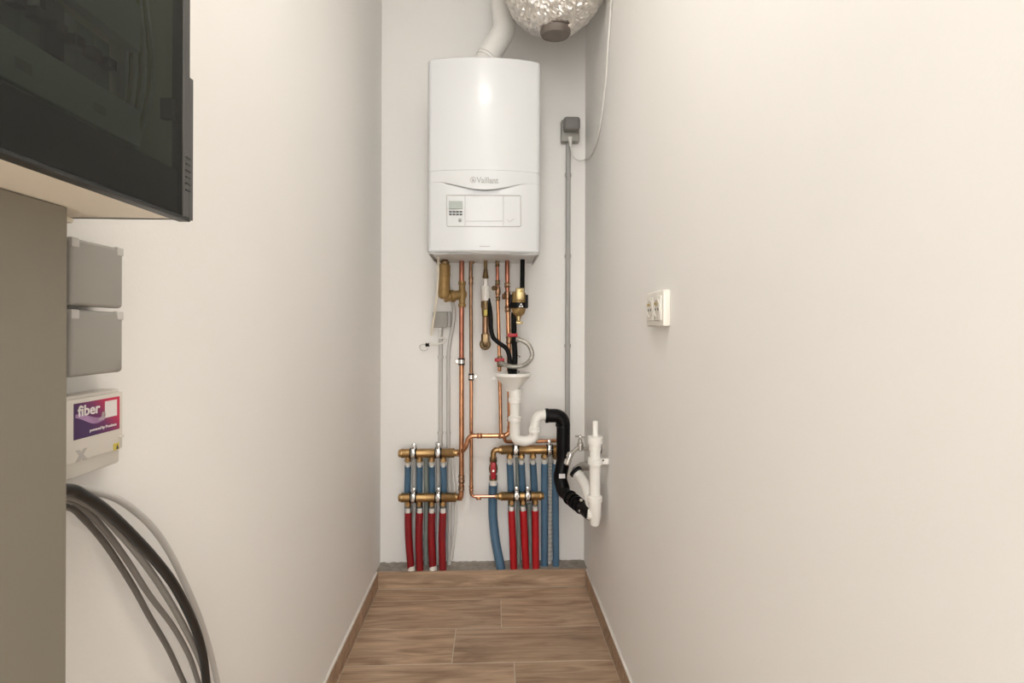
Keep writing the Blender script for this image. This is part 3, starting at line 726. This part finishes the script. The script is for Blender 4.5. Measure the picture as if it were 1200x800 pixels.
b = MB().box(cF + V(-0.020, -0.010, -0.008), cF + V(0.022, 0.006, 0.008), 0.004)
build('red_handle', b, 'red_handle', cock)
# black supply pipe, magnetic filter, black pipe below
dM = 0.145
bp_ = thing('black_pipe', 'straight black insulated pipe from the boiler into the brass magnetic filter', 'pipe', P(612, 340, dM))
build('insulation', MB().cyl(P(612, 342, dM), V(P(612.4, 300, dM).x, D-dM, ztop), 0.0098, seg=14), 'black_foam', bp_)
build('tie', MB().lathe(P(612.3, 320, dM), (0, 0, 1), [(0, 0.0102), (0.004, 0.0102)], 14), 'rubber', bp_)
t = thing('magnetic_filter', 'round brass magnetic filter with black band and white triangle mark', 'filter', P(608, 378, dM))
q = P(607.8, 368.5, dM); zc2 = q.z
build('bowl', MB().lathe((q.x, q.y, zc2), (0, 0, 1), [(-0.008, 0.0), (-0.006, 0.014), (0.004, 0.024), (0.018, 0.029), (0.035, 0.031), (0.085, 0.031), (0.095, 0.027), (0.098, 0.0)], 24), 'brass_sand', t)
hd = build('head', MB().box((q.x-0.014, q.y-0.033, zc2+0.06), (q.x+0.022, q.y+0.02, zc2+0.112), 0.005), 'brass_pale', t)
build('green_dot', MB().lathe((q.x+0.008, q.y-0.033, zc2+0.098), (0, -1, 0), [(0, 0.005), (0.001, 0.005), (0.001, 0)], 12), 'warn_yellow', hd)
def cband(cx, cy, r, z0, z1, a0, a1, th, n=20):
    rr = []
    for k in range(n+1):
        a = a0 + (a1-a0)*k/n; c_, s_ = math.cos(a), math.sin(a)
        rr.append([V(cx+r*c_, cy+r*s_, z0), V(cx+(r+th)*c_, cy+(r+th)*s_, z0), V(cx+(r+th)*c_, cy+(r+th)*s_, z1), V(cx+r*c_, cy+r*s_, z1)])
    return MB().ringmesh(rr)
band = build('band', cband(q.x, q.y, 0.032, zc2+0.027, zc2+0.050, 0, 2*PI, 0.006, 32), 'black_plastic', t)
for sx in (-1, 1):
    build('magnet_ear', MB().box((q.x+sx*0.034-0.006, q.y-0.014, zc2+0.028), (q.x+sx*0.034+0.006, q.y+0.014, zc2+0.085), 0.004), 'black_plastic', t)
yb = q.y - 0.0385; xb = q.x + 0.008
b = MB()
for (ax_, az_) in ((0, 0.009), (-0.005, 0.0), (0.005, 0.0)):
    b.prism([V(xb+ax_-0.005, yb, zc2+0.030+az_), V(xb+ax_+0.005, yb, zc2+0.030+az_), V(xb+ax_, yb, zc2+0.0385+az_)], (0, 0.004, 0))
build('triangle_mark', b, 'print_white', band, None)
b = MB().lathe((q.x, q.y, zc2-0.030), (0, 0, 1), [(0, 0.006), (0.004, 0.009), (0.012, 0.008), (0.014, 0.011), (0.024, 0.011), (0.026, 0.007)], 12)
dc = build('drain_cock', b, 'brass_pale', t)
build('cock_handle', MB().box((q.x-0.012, q.y-0.012, zc2-0.040), (q.x+0.018, q.y-0.006, zc2-0.030), 0.003), 'brass_pale', dc)
b = spline([P(602.2, 366, dM-0.02), P(602.4, 395, dM-0.015), P(603.4, 418, dM+0.012), P(602.4, 442, dM+0.045)], 6)
t = thing('black_pipe', 'black insulated pipe from the magnetic filter down into the white funnel', 'pipe', b[-1])
build('insulation', MB().tube(b, 0.0118, 14), 'black_foam', t)
build('tie', MB().tube(spline([P(602, 418, dM+0.024), P(606, 416.5, dM+0.022), P(609.5, 417.5, dM+0.006), P(608, 418.6, dM+0.006)], 5), 0.0012, 6), 'rubber', t)
build('tie', MB().tube(spline([P(602, 437, dM+0.05), P(606, 434.6, dM+0.046), P(609, 435.4, dM+0.006), P(606.5, 437, dM+0.006)], 5), 0.0014, 6), 'rubber', t)
# braided filling loop
hl = [P(586.5, 425.5, dE+0.035), P(590, 426.6, dE+0.05), P(597, 429, dE+0.082), P(605, 429.6, dE+0.086), P(614.5, 427.5, dE+0.075), P(621.5, 421.5, dE+0.05), P(623.4, 414, dE+0.045), P(620, 405, dE+0.04), P(614, 400, dE+0.035), P(609, 398, dE+0.03), P(605.5, 397.5, dE+0.025)]
t = thing('filling_loop', 'curled braided steel filling hose linking the two red-handled cocks', 'hose', hl[0])
hs_ = spline(hl, 8)
build('hose', MB().tube(hs_, 0.0094, 12), 'braid', t)
for i0, i1 in ((0, 7), (-8, -1)):
    build('end_nut', MB().cyl(hs_[i0], hs_[i1], 0.0125, seg=8), 'steel', t)

# ================================================================== FUNNEL, TRAP, BLACK DRAIN
dT = 0.205
fc = P(600.6, 437, dT)
t = thing('siphon_trap', 'white plastic funnel with siphon trap under the boiler drain hoses', 'drain trap', P(601, 520, dT))
zz = lambda y: P(601, y, dT).z
xT = P(603.5, 470, dT).x; xF = fc.x
fb = MB().lathe((xF, D-dT, zz(458)), (0, 0, 1), [(0, 0.0255), (0.012, 0.029), (zz(441)-zz(458), 0.072), (zz(440)-zz(458), 0.0765), (zz(436.5)-zz(458), 0.0765), (zz(436.5)-zz(458), 0.0735), (zz(440)-zz(458), 0.070), (0.012, 0.022), (0.002, 0.02)], 36)
build('funnel', fb, 'pvc_white', t)
build('funnel_lug', MB().box((xF-0.085, D-dT-0.004, zz(446)), (xF-0.07, D-dT+0.004, zz(442)), 0.001), 'pvc_white', t)
build('tailpiece', MB().lathe((xT, D-dT, zz(490)), (0, 0, 1), [(0, 0.0205), (zz(472)-zz(490), 0.0205), (zz(471.5)-zz(490), 0.0275), (zz(466.5)-zz(490), 0.0280), (zz(466)-zz(490), 0.0258), (zz(456)-zz(490), 0.0258)], 20), 'pvc_white', t)
build('nut', MB().lathe((xT, D-dT, zz(494)), (0, 0, 1), [(0, 0.0215), (0.002, 0.0280), (0.02, 0.0285), (0.024, 0.0215)], 20), 'pvc_white', t)
x2 = P(625.5, 500, dT).x
ub = fillet([V(xT, D-dT, zz(490)), V(xT, D-dT, zz(514)), V((xT+x2)/2, D-dT, zz(517.2)), V(x2+0.004, D-dT, zz(514)), V(x2+0.004, D-dT, zz(500)), V(x2+0.012, D-dT, zz(487)), V(P(643, 486, dT).x, D-dT, zz(486))], 0.032, 9)
build('u_bend', MB().tube(ub, 0.0215, 20), 'pvc_white', t)
build('nut', MB().lathe((x2+0.004, D-dT, zz(507)), (0, 0, 1), [(0, 0.0215), (0.002, 0.0285), (0.018, 0.0280), (0.022, 0.0215)], 20), 'pvc_white', t)
# black rubber drain
q1 = P(640, 487, dT); q1.z = zz(487); bkx = P(660, 520, dT).x
q2 = V(bkx, D-dT, zz(487)); q3 = P(656, 560, dT+0.01); q4 = P(661, 577, dT+0.06); q5 = P(691, 602, dT+0.275)
bk = fillet([q1, q2, P(660, 540, dT), q3, q4, q5], 0.045, 8)
t = thing('drain_pipe', 'thick black rubber drain pipe curving from the white trap to the wall stack', 'pipe', q5)
build('pipe', MB().tube(bk, lambda s: 0.0285 - 0.006*max(0, (s-0.75)/0.25), 20), 'black_plastic', t)
build('collar', MB().lathe(P(659.6, 499.5, dT), (0, 0, 1), [(0, 0.0285), (0.001, 0.0305), (0.012, 0.0305), (0.014, 0.0285)], 20), 'black_plastic', t)
build('collar', MB().lathe(q1 + V(-0.004, 0, 0), (1, 0, 0), [(0, 0.024), (0.001, 0.0305), (0.012, 0.0305), (0.014, 0.0285)], 20), 'black_plastic', t)
s_ = P(658.6, 557.5, dT+0.040)
build('paper_sticker', MB().box(s_ + V(-0.0125, -0.004, -0.009), s_ + V(0.0125, 0.0, 0.009), 0.0008, 1), 'print_white', t)
dd = (q5-q4).normalized()
for k in (0.24, 0.40, 0.52, 0.66):
    rc = q4.lerp(q5, k); r_ = 0.0285 - 0.004*k
    build('hose_clamp', MB().lathe(rc, dd, [(0, r_-0.002), (0, r_+0.0015), (0.009, r_+0.0015), (0.009, r_-0.002)], 20), 'black_plastic', t)
build('clamp_screw', MB().lathe(P(667, 583.5, dT+0.135), (-0.2, -1, 0.4), [(0, 0.008), (0.006, 0.008), (0.008, 0.005), (0.008, 0)], 12), 'chrome', t)
build('clamp_screw', MB().lathe(P(679.5, 598, dT+0.24), (0.1, -1, 0.1), [(0, 0.006), (0.006, 0.006), (0.008, 0.004), (0.008, 0)], 12), 'chrome', t)
build('clamp_screw', MB().lathe(P(680.5, 586, dT+0.24), (0.1, -1, 0.3), [(0, 0.006), (0.006, 0.006), (0.008, 0.004), (0.008, 0)], 12), 'chrome', t)

# white stack on the right-hand wall
dS = 0.48
zs = lambda y: P(697, y, dS).z
sx, sy = P(697.2, 550, dS).x, D-dS
t = thing('waste_stack', 'white plastic waste stack clipped upright to the side wall', 'pipe', (sx, sy, zs(615)))
build('pipe', MB().cyl((sx, sy, zs(588)), (sx, sy, zs(515)), 0.0200, seg=20), 'pvc_white', t)
build('top_pipe', MB().lathe((sx+0.001, sy, zs(514)), (0, 0, 1), [(0, 0.0105), (zs(494)-zs(514), 0.0105), (zs(493)-zs(514), 0.0085)], 16), 'pvc_white', t)
build('top_nut', MB().lathe((sx, sy, zs(527)), (0, 0, 1), [(0, 0.0215), (zs(520)-zs(527), 0.0235), (zs(519.6)-zs(527), 0.0280), (zs(511.5)-zs(527), 0.0284), (zs(511)-zs(527), 0.024), (zs(510.6)-zs(527), 0.0)], 24), 'pvc_white', t)
b = MB().lathe((sx, sy, zs(543.5)), (0, 0, 1), [(0, 0.0205), (0, 0.0268), (0.021, 0.0268), (0.021, 0.0205)], 22)
b.box((sx+0.018, sy-0.008, zs(543.5)), (XR, sy+0.008, zs(537)), 0.001)
br = build('bracket', b, 'pvc_white', t)
build('screw', MB().cyl((sx+0.028, sy-0.008, zs(538.5)), (sx+0.028, sy-0.012, zs(538.5)), 0.003), 'ink_dark', br)
build('nut', MB().lathe((sx, sy, zs(587.5)), (0, 0, 1), [(0, 0.022), (0.002, 0.0275), (zs(581)-zs(587.5), 0.0278), (zs(580)-zs(587.5), 0.0235)], 22), 'pvc_white', t)
build('foot', MB().lathe((sx, sy, zs(615.5)), (0, 0, 1), [(0, 0.012), (0.004, 0.017), (zs(606)-zs(615.5), 0.0215), (zs(605)-zs(615.5), 0.0235), (zs(587)-zs(615.5), 0.0235)], 22), 'pvc_white', t)
bq = fillet([P(674, 552, 0.30), P(681, 560, 0.33), P(687.5, 571, 0.40), V(sx-0.004, sy, zs(600))], 0.05, 6)
build('branch', MB().tube(bq, 0.0205, 18), 'pvc_white', t)
fd = (P(671, 548, 0.30) - P(681, 560, 0.33)).normalized()
build('rubber_ring', MB().lathe(P(676, 554, 0.315), fd, [(0, 0.019), (0.001, 0.0265), (0.012, 0.0265), (0.013, 0.019)], 20), 'rubber', t)
build('wall_pipe', MB().tube(fillet([P(676, 554, 0.315), P(675, 551, 0.27), P(683, 546, 0.25), V(XR, D-0.25, P(683, 546, 0.25).z)], 0.025), 0.0185, 14), 'steel', t)
dn = (V(sx-0.004, sy, zs(602)) - q5).normalized()
build('inlet', MB().cyl(q5 - dn*0.01, V(sx, sy, zs(603)), 0.0185, seg=16), 'pvc_white', t)
# little tap
dk = 0.36
q = P(680, 518, dk)
t = thing('small_tap', 'small chrome wall tap with cross handle beside the white stack', 'tap', q)
build('body', MB().lathe(P(680, 528, dk), (0, 0, 1), [(0, 0.008), (0.004, 0.013), (0.03, 0.013), (0.034, 0.009), (0.045, 0.008)], 14), 'steel', t)
build('stem', MB().cyl(P(680, 514, dk), P(679.7, 509, dk), 0.004), 'steel', t)
b = MB().cyl(P(674.4, 510.6, dk), P(685.4, 512.4, dk), 0.0036, bev=0.001); b.cyl(P(679.8, 511.5, dk-0.018), P(679.8, 511.5, dk+0.018), 0.0036, bev=0.001)
build('cross_handle', b, 'steel', t)
build('inlet', MB().cyl(P(680, 525.5, dk), V(XR, D-dk, P(680, 525.5, dk).z), 0.0065), 'steel', t)
build('wall_rose', MB().lathe(V(XR, D-dk, P(680, 525.5, dk).z), (-1, 0, 0), [(0, 0.02), (0.003, 0.02), (0.008, 0.01)], 16), 'steel', t)
build('spout', MB().cyl(P(679.5, 522, dk), P(669, 532, dk+0.02), 0.0068), 'chrome', t)
b = MB().lathe(P(669, 530, dk+0.02), (-0.35, 0, -1), [(0, 0.008), (0.003, 0.013), (0.018, 0.013), (0.020, 0.010), (0.026, 0.010), (0.028, 0.014), (0.046, 0.013), (0.05, 0.009)], 12)
build('hose_tail', b, 'chrome', t)

# ================================================================== LEFT SIDE OF THE BACK WALL: SMALL BOX, CONDUITS, LOOSE WIRES
bx = P(518, 374.5, 0.0)
t = thing('junction_socket', 'small grey surface socket below the brass dirt filter', 'socket', bx)
build('back_box', MB().box((bx.x-0.032, D-0.030, bx.z-0.034), (bx.x+0.042, D, bx.z+0.036), 0.004), 'pvc_grey', t)
build('lid', MB().box((bx.x-0.038, D-0.048, bx.z-0.036), (bx.x+0.028, D-0.028, bx.z+0.034), 0.006, 2), 'box_grey', t)
build('gland', MB().cyl(P(516, 382, 0.035), P(516, 386, 0.035), 0.007), 'cable_white', t)
wl = spline([P(516, 384, 0.035), P(515.6, 392, 0.04), P(514.6, 396, 0.045), P(519, 395.6, 0.05), P(522.6, 397.6, 0.052), P(520, 401, 0.05), P(514, 403, 0.045), P(506, 403.4, 0.04), P(500.6, 404, 0.035)], 7)
w1 = thing('plug_lead', 'short white lead looping out of the small grey socket to a black end', 'cable', wl[0])
build('lead', MB().tube(wl, 0.0048, 10), 'cable_white', w1)
build('black_ferrule', MB().lathe(wl[-1], (-1, 0, 0), [(-0.012, 0.004), (-0.008, 0.0085), (0.0, 0.006), (0.004, 0.010), (0.008, 0.004)], 10), 'rubber', w1)
build('wire_loop', MB().tube(spline([wl[-1], P(495, 403.4, 0.035), P(491.6, 406, 0.03), P(493.6, 409.8, 0.03), P(498.6, 410.6, 0.03), P(502, 408.4, 0.03)], 6), 0.0017, 6), 'pvc_light_grey', w1)
wl = spline([V(P(513.6, 300, 0.2).x, D-0.2, ztop), P(513.6, 318, 0.18), P(513, 332, 0.17), P(510.4, 360, 0.12), P(505.2, 392.5, 0.06)], 7)
tag(build('hanging_cable', MB().tube(wl, 0.0046, 8), 'cable_cream'), 'thin white cable hanging straight from under the boiler past the dirt filter', 'cable')
c = P(516.6, 450, 0.0).x; zb = P(516.6, 522, 0.012).z; zt_ = bx.z - 0.03
t = thing('wall_conduit', 'grey conduit dropping straight from the small grey socket', 'conduit', (c, D-0.012, zb))
build('tube', MB().cyl((c, D-0.0115, zb), (c, D-0.0115, zt_), 0.0100), 'pvc_light_grey', t)
for yy in (418.5, 507): clip(t, V(c, D-0.0115, P(516, yy, 0.012).z), 0.0100)
build('joint', MB().cyl((c, D-0.0115, P(516, 521, 0).z), (c, D-0.0115, P(516, 517, 0).z), 0.0115), 'pvc_light_grey', t)
t = thing('wall_conduit', 'grey conduit beside the copper riser, bowing over the small grey socket', 'conduit', P(525.5, 522, 0.012))
build('tube', MB().tube(spline([P(525.2, 528, 0.012), P(525.4, 470, 0.012), P(525.4, 420, 0.012), P(527.6, 398, 0.014), P(531.6, 375, 0.014), P(531.6, 360, 0.014), P(528, 348, 0.014), P(524, 335, 0.014)], 7), 0.0088, 12), 'pvc_light_grey', t)
for yy in (418.5, 507): clip(t, P(525.3, yy, 0.012), 0.0088)

# ================================================================== OUTLET ON THE RIGHT WALL
zo0, zo1 = 1.1335, 1.2205; yo0, yo1 = 1.203, 1.335
t = thing('wall_outlet', 'cream double wall outlet on the plain side wall', 'outlet', (XR, (yo0+yo1)/2, zo0))
xo = XR - 0.018
build('frame_plate', MB().box((xo, yo0, zo0), (XR, yo1, zo1), 0.004), 'outlet_white', t)
for k in range(2):
    y0 = yo0 + 0.012 + k*0.056; y1 = y0 + 0.052; ym = (y0+y1)/2; zm = (zo0+zo1)/2
    ins = build('socket_insert', MB().box((xo-0.003, y0, zo0+0.014), (xo+0.004, y1, zo1-0.014), 0.002), 'outlet_white', t)
    build('socket_ring', MB().lathe((xo-0.003, ym, zm), (-1, 0, 0), [(0, 0.0225), (0.0015, 0.0225), (0.0015, 0.0195), (0.0003, 0.019), (0.0003, 0)], 24), 'fiber_white', ins)
    build('earth_pin', MB().cyl((xo-0.003, ym, zm+0.011), (xo-0.010, ym, zm+0.011), 0.0028), 'brass_pale', ins)
    for s_ in (-1, 1):
        build('pin_hole', MB().cyl((xo-0.0032, ym+s_*0.0095, zm-0.002), (xo-0.0042, ym+s_*0.0095, zm-0.002), 0.003), 'ink_dark', ins)

# ================================================================== LEFT WALL: CABINET, BOARD, BOXES, FIBRE BOX, CABLES
XC = -0.330; CY0, CY1 = -0.06, PX(224.6, 200, XC).y; CZ0, CZ1 = PX(224.6, 258.6, XC).z, HC + 0.78
cab = thing('electrical_cabinet', 'white electrical cabinet with dark tinted glass door on the side wall', 'cabinet', (XL, (CY0+CY1)/2, CZ0))
xd = XC - 0.012                                  # back of the door leaf
b = MB().box((XL, CY0, CZ0), (xd, CY1-0.004, CZ0+0.006))
b.box((XL, CY0, CZ1-0.006), (xd, CY1-0.004, CZ1)); b.box((XL, CY0, CZ0), (XL+0.006, CY1-0.004, CZ1))
b.box((XL, CY0, CZ0), (xd, CY0+0.006, CZ1)); b.box((XL, CY1-0.010, CZ0), (xd, CY1-0.004, CZ1))
build('housing', b, 'cabinet_white', cab)
build('underside_catch', MB().box((-0.462, CY1-0.02, CZ0-0.006), (-0.45, CY1-0.006, CZ0+0.001), 0.002), 'cabinet_white', cab)
door = build('door_pane', MB().box((XC-0.004, CY0+0.012, CZ0+0.002), (XC, CY1-0.017, CZ1-0.002)), 'glass', cab)
b = MB().box((xd, CY0, CZ0), (XC-0.0042, CY1-0.018, CZ0+0.050), 0.001, 1)
b.box((xd, CY0, CZ1-0.03), (XC-0.0042, CY1-0.018, CZ1), 0.001, 1); b.box((xd, CY0, CZ0), (XC-0.0042, CY0+0.03, CZ1), 0.001, 1)
build('door_rail', b, 'door_dark', door)
build('door_rail', MB().box((xd, CY0, CZ0-0.002), (XC+0.0005, CY1-0.002, CZ0+0.002), 0.0008, 1), 'door_dark', door)
zst = PX(224, 93, XC).z
build('door_stile', MB().box((xd, CY1-0.0165, CZ0+0.001), (XC+0.0008, CY1-0.004, CZ1), 0.0012, 1), 'door_edge', door)
build('grip_edge', MB().prism([V(xd, CY1-0.006, CZ0), V(XC+0.001, CY1-0.006, CZ0), V(XC+0.0014, CY1, CZ0), V(xd, CY1, CZ0)], (0, 0, zst-CZ0)), 'door_edge', door)
for k in range(6):
    z = CZ0 + 0.030 + k*0.007
    build('grip_rib', MB().box((XC+0.0004, CY1-0.0125, z), (XC+0.0016, CY1-0.004, z+0.0016)), 'door_dark', door, None)
build('door_hinge', MB().box((xd-0.006, CY1-0.026, HC+0.222), (xd+0.006, CY1-0.0185, HC+0.244), 0.001), 'breaker_dark', door)
xp = -0.352
yf = PX(165, 150, xp).y; g0 = PX(165, 174, xp).z - HC; g1 = PX(165, 130, xp).z - HC
def interior(z0, z1, name, mt, x0, x1, ya=CY0+0.02, yb_=None, bev=0.001):
    return build(name, MB().box((x0, ya, HC+z0), (x1, yb_ or yf, HC+z1), bev, 1), mt, cab)
interior(g0, g1, 'cover_strip', 'cover_plate', xp-0.012, xp)
interior(g0-0.010, g0-0.002, 'cover_lip', 'breaker_grey', xp-0.012, xp-0.001)
interior(g1+0.058, g1+0.105, 'cover_strip', 'cover_plate', xp-0.012, xp)
interior(0.40, 0.44, 'cover_strip', 'cover_plate', xp-0.012, xp)
interior(g1+0.01, g1+0.02, 'mounting_rail', 'steel', xp-0.060, xp-0.05)
nb = 24; bw = (yf - 0.02 - 0.06)/nb
meshes = {}
for k in range(nb):
    y0 = 0.055 + k*bw
    wide = k % 7 == 6
    br = build('breaker', MB().box((xp-0.05, y0+0.0004, HC+g1+0.006), (xp-0.012 + (0.004 if wide else 0), y0+bw-0.0004, HC+g1+0.052), 0.0008, 1), 'breaker_dark' if wide else 'breaker_grey', cab, None)
    build('toggle', MB().box((xp-0.014, y0+0.004, HC+g1+0.024), (xp-0.002, y0+bw-0.004, HC+g1+0.034), 0.001, 1), 'breaker_dark', br, None)
    if k in (3, 8, 12, 13, 18, 22):
        build('circuit_mark', MB().box((xp, y0+0.001, HC+g0+0.012), (xp+0.0006, y0+bw*0.8, HC+g0+0.020)), 'ink_grey', cab, None)
for k in range(7):
    y0 = yf + 0.006 + 0.004*k
    pts = spline([V(xp-0.03, y0, HC+0.62), V(xp-0.02, y0, HC+0.40), V(xp-0.02+0.002*k, y0+0.002, HC+0.27), V(xp-0.03, y0+0.004, HC+0.19), V(xp-0.05, y0-0.002, CZ0+0.02)], 5)
    build('inner_wire', MB().tube(pts, 0.0018, 6), 'wire_ochre' if k % 2 else 'cable_white', cab)
build('wire_trunk', MB().box((xp-0.06, yf+0.006, HC+0.15), (xp-0.045, CY1-0.014, HC+0.5), 0.001), 'cabinet_white', cab)

XB = -0.4155
t = thing('meter_board', 'tall grey brown board standing under the dark glazed cabinet', 'board', (XB, 0.2, 0.0))
build('panel', MB().box((XB-0.018, -0.05, 0.0), (XB, PX(78.5, 500, XB).y, CZ0-0.0005), 0.0008, 1), 'board', t)
build('rear_batten', MB().box((XL+0.012, -0.05, 0.0), (XB-0.018, 0.05, CZ0-0.01), 0.002), 'board', t)

def junction(label, py0, py1):
    xf = -0.460; ya = 0.579; yb_ = 0.6595
    z1 = PX(114, py0, xf).z; z0 = PX(114, py1, xf).z
    t = thing('junction_box', label, 'junction box', (XL, (ya+yb_)/2, z0))
    build('back_box', MB().box((XL, ya+0.002, z0+0.002), (xf-0.014, yb_-0.001, z1-0.001), 0.006), 'box_grey', t)
    lid = build('lid', MB().box((xf-0.013, ya, z0), (xf, yb_, z1), 0.0045, 3), 'box_grey', t)
    for yy in (ya+0.006, yb_-0.006):
        build('corner_catch', MB().box((xf-0.006, yy-0.0055, z1-0.010), (xf+0.0008, yy+0.0055, z1+0.0006), 0.0015), 'pvc_light_grey', lid)
junction('grey plastic junction box directly under the dark glazed cabinet', 284.5, 359.5)
junction('grey plastic junction box between the other grey box and the fiber box', 364.2, 438.8)

xf = -0.470
ya = 0.575; yb_ = PX(145, 500, xf).y; z1 = 1.0455; z0 = 0.951
fx = thing('fiber_box', 'white fiber connection box with purple and red sticker on the side wall', 'fiber box', (XL, (ya+yb_)/2, z0))
build('base', MB().box((XL, ya, z0), (xf-0.004, yb_-0.001, z1), 0.003), 'fiber_white', fx)
lid = build('lid', MB().box((xf-0.007, ya+0.001, PX(100, 538, xf).z), (xf, yb_-0.002, z1-0.004), 0.001), 'fiber_white', fx)
sa, sb = PX(86.2, 490, xf).y, PX(139.6, 490, xf).y; s1, s0 = 1.0364, 0.9955
st = build('sticker', MB().box((xf-0.001, sa, s0), (xf+0.0006, sb, s1)), 'sticker', lid, None)
R_ = (0, 1, 0); U_ = (0, 0, 1); xt = xf + 0.0008
SW, SH = sb-sa, s1-s0
text_part('lettering', 'fiber', SH*0.42, 0.00035, (xt, sa+SW*0.07, s1-SH*0.37), R_, U_, 'print_white', st, 0.0002, SW*0.47)
text_part('lettering', 'powered by Proximus', SH*0.12, 0.00005, (xt, sa+SW*0.32, s0+SH*0.13), R_, U_, 'print_white', st, 0.0002, SW*0.60)
build('blank_square', MB().box((xf, sa+SW*0.65, s1-SH*0.57), (xt+0.0001, sa+SW*0.93, s1-SH*0.08)), 'print_white', st, None)
wv = []
for k in range(25):
    q = k/24; yy = sa + SW*(0.02 + 0.62*q); zc_ = s0 + SH*(0.50 - 0.16*math.sin(q*PI*1.25 - 0.5)*1.0 + 0.02) if False else s0 + SH*(0.58 + 0.07*math.cos(q*PI*1.5) - 0.26*q*q*(1.15-q*0.6))
    hh = SH*(0.045 + 0.05*math.sin(q*PI))
    wv.append([V(xt, yy, zc_-hh), V(xt+0.0001, yy, zc_-hh), V(xt+0.0001, yy, zc_+hh), V(xt, yy, zc_+hh)])
build('wave_print', MB().ringmesh(wv), 'wave_lilac', st, None)
for k, o_ in enumerate((0, 0.05, 0.1)):
    pts = spline([V(xt, sa+SW*(0.50+o_), s0+SH*0.40), V(xt, sa+SW*(0.57+o_*0.8), s0+SH*0.47), V(xt, sa+SW*(0.60+o_*0.5), s0+SH*0.62)], 5)
    build('feather_print', MB().tube(pts, 0.0005, 6), 'mark_grey', st)
text_part('emblem', 'x', SH*0.62, 0.001, (xf+0.0002, sa+SW*0.04, PX(96, 538, xf).z-0.0005), R_, U_, 'mark_grey', lid, 0.0002, SW*0.24)
wy, wz = sa + SW*0.93, PX(135, 523.5, xf).z
build('warning_label', MB().box((xf, wy-0.005, wz-0.004), (xf+0.0005, wy+0.0045, wz+0.0045)), 'warn_yellow', lid, None)
build('warning_mark', MB().prism([V(xf+0.0005, wy-0.001, wz-0.003), V(xf+0.0005, wy+0.0035, wz-0.003), V(xf+0.0005, wy+0.0012, wz+0.0028)], (0.0003, 0, 0)), 'ink_dark', lid, None)
for yy in (ya+0.006, yb_-0.005):
    build('lid_catch', MB().box((xf-0.001, yy-0.004, s0-0.012), (xf+0.0012, yy+0.004, s0-0.009), 0.0005, 1), 'fiber_white', lid)

# cables drooping out from behind the board
def wall_cable(label, zp, xpl, r, mt):
    pts = []
    for i, (zx, zy) in enumerate(zp):
        pts.append(PX(zx/3.2 + 50, zy/3.2 + 550, xpl))
    t0 = (pts[0] - pts[1]).normalized(); t1 = (pts[-1] - pts[-2]).normalized(); e = pts[-1]
    b1 = pts[0] + V(0, t0.y*0.06, max(t0.z, 0)*0.02); back = [b1 + V(0, -0.09, -0.02), b1]
    k1 = e + t1*0.10; tail = [k1, V(xpl, k1.y + 0.035, k1.z*0.62), V(xpl, k1.y + 0.045, k1.z*0.3), V(xpl, k1.y + 0.04, 0.0)]
    return tag(build('loose_cable', MB().tube(spline(back + pts + tail, 6), r, 10), mt), label, 'cable', 'cables hanging below the fiber box')
wall_cable('thick black cable arching out from behind the grey brown board', [(92, 75), (150, 95), (230, 148), (320, 230), (410, 325), (485, 420), (540, 520), (578, 610), (602, 700), (614, 800)], -0.448, 0.0060, 'cable_black')
wall_cable('thin pale grey cable arching outside the thick black cable', [(92, 67), (200, 84), (300, 122), (400, 205), (470, 300), (530, 420), (590, 560), (630, 690), (655, 800)], -0.478, 0.0045, 'pvc_light_grey')
wall_cable('light grey cable arching just inside the thick black cable', [(92, 98), (200, 150), (290, 238), (380, 348), (450, 450), (520, 570), (580, 690), (618, 800)], -0.460, 0.0042, 'cable_grey')
wall_cable('medium grey cable arching between two other grey cables', [(92, 112), (160, 150), (240, 235), (320, 345), (400, 470), (490, 590), (550, 700), (585, 800)], -0.4685, 0.0035, 'cable_mid')
wall_cable('dark grey cable arching innermost of the cable bundle', [(92, 140), (150, 180), (240, 285), (340, 440), (400, 550), (470, 670), (530, 800)], -0.4765, 0.0036, 'cable_dark')
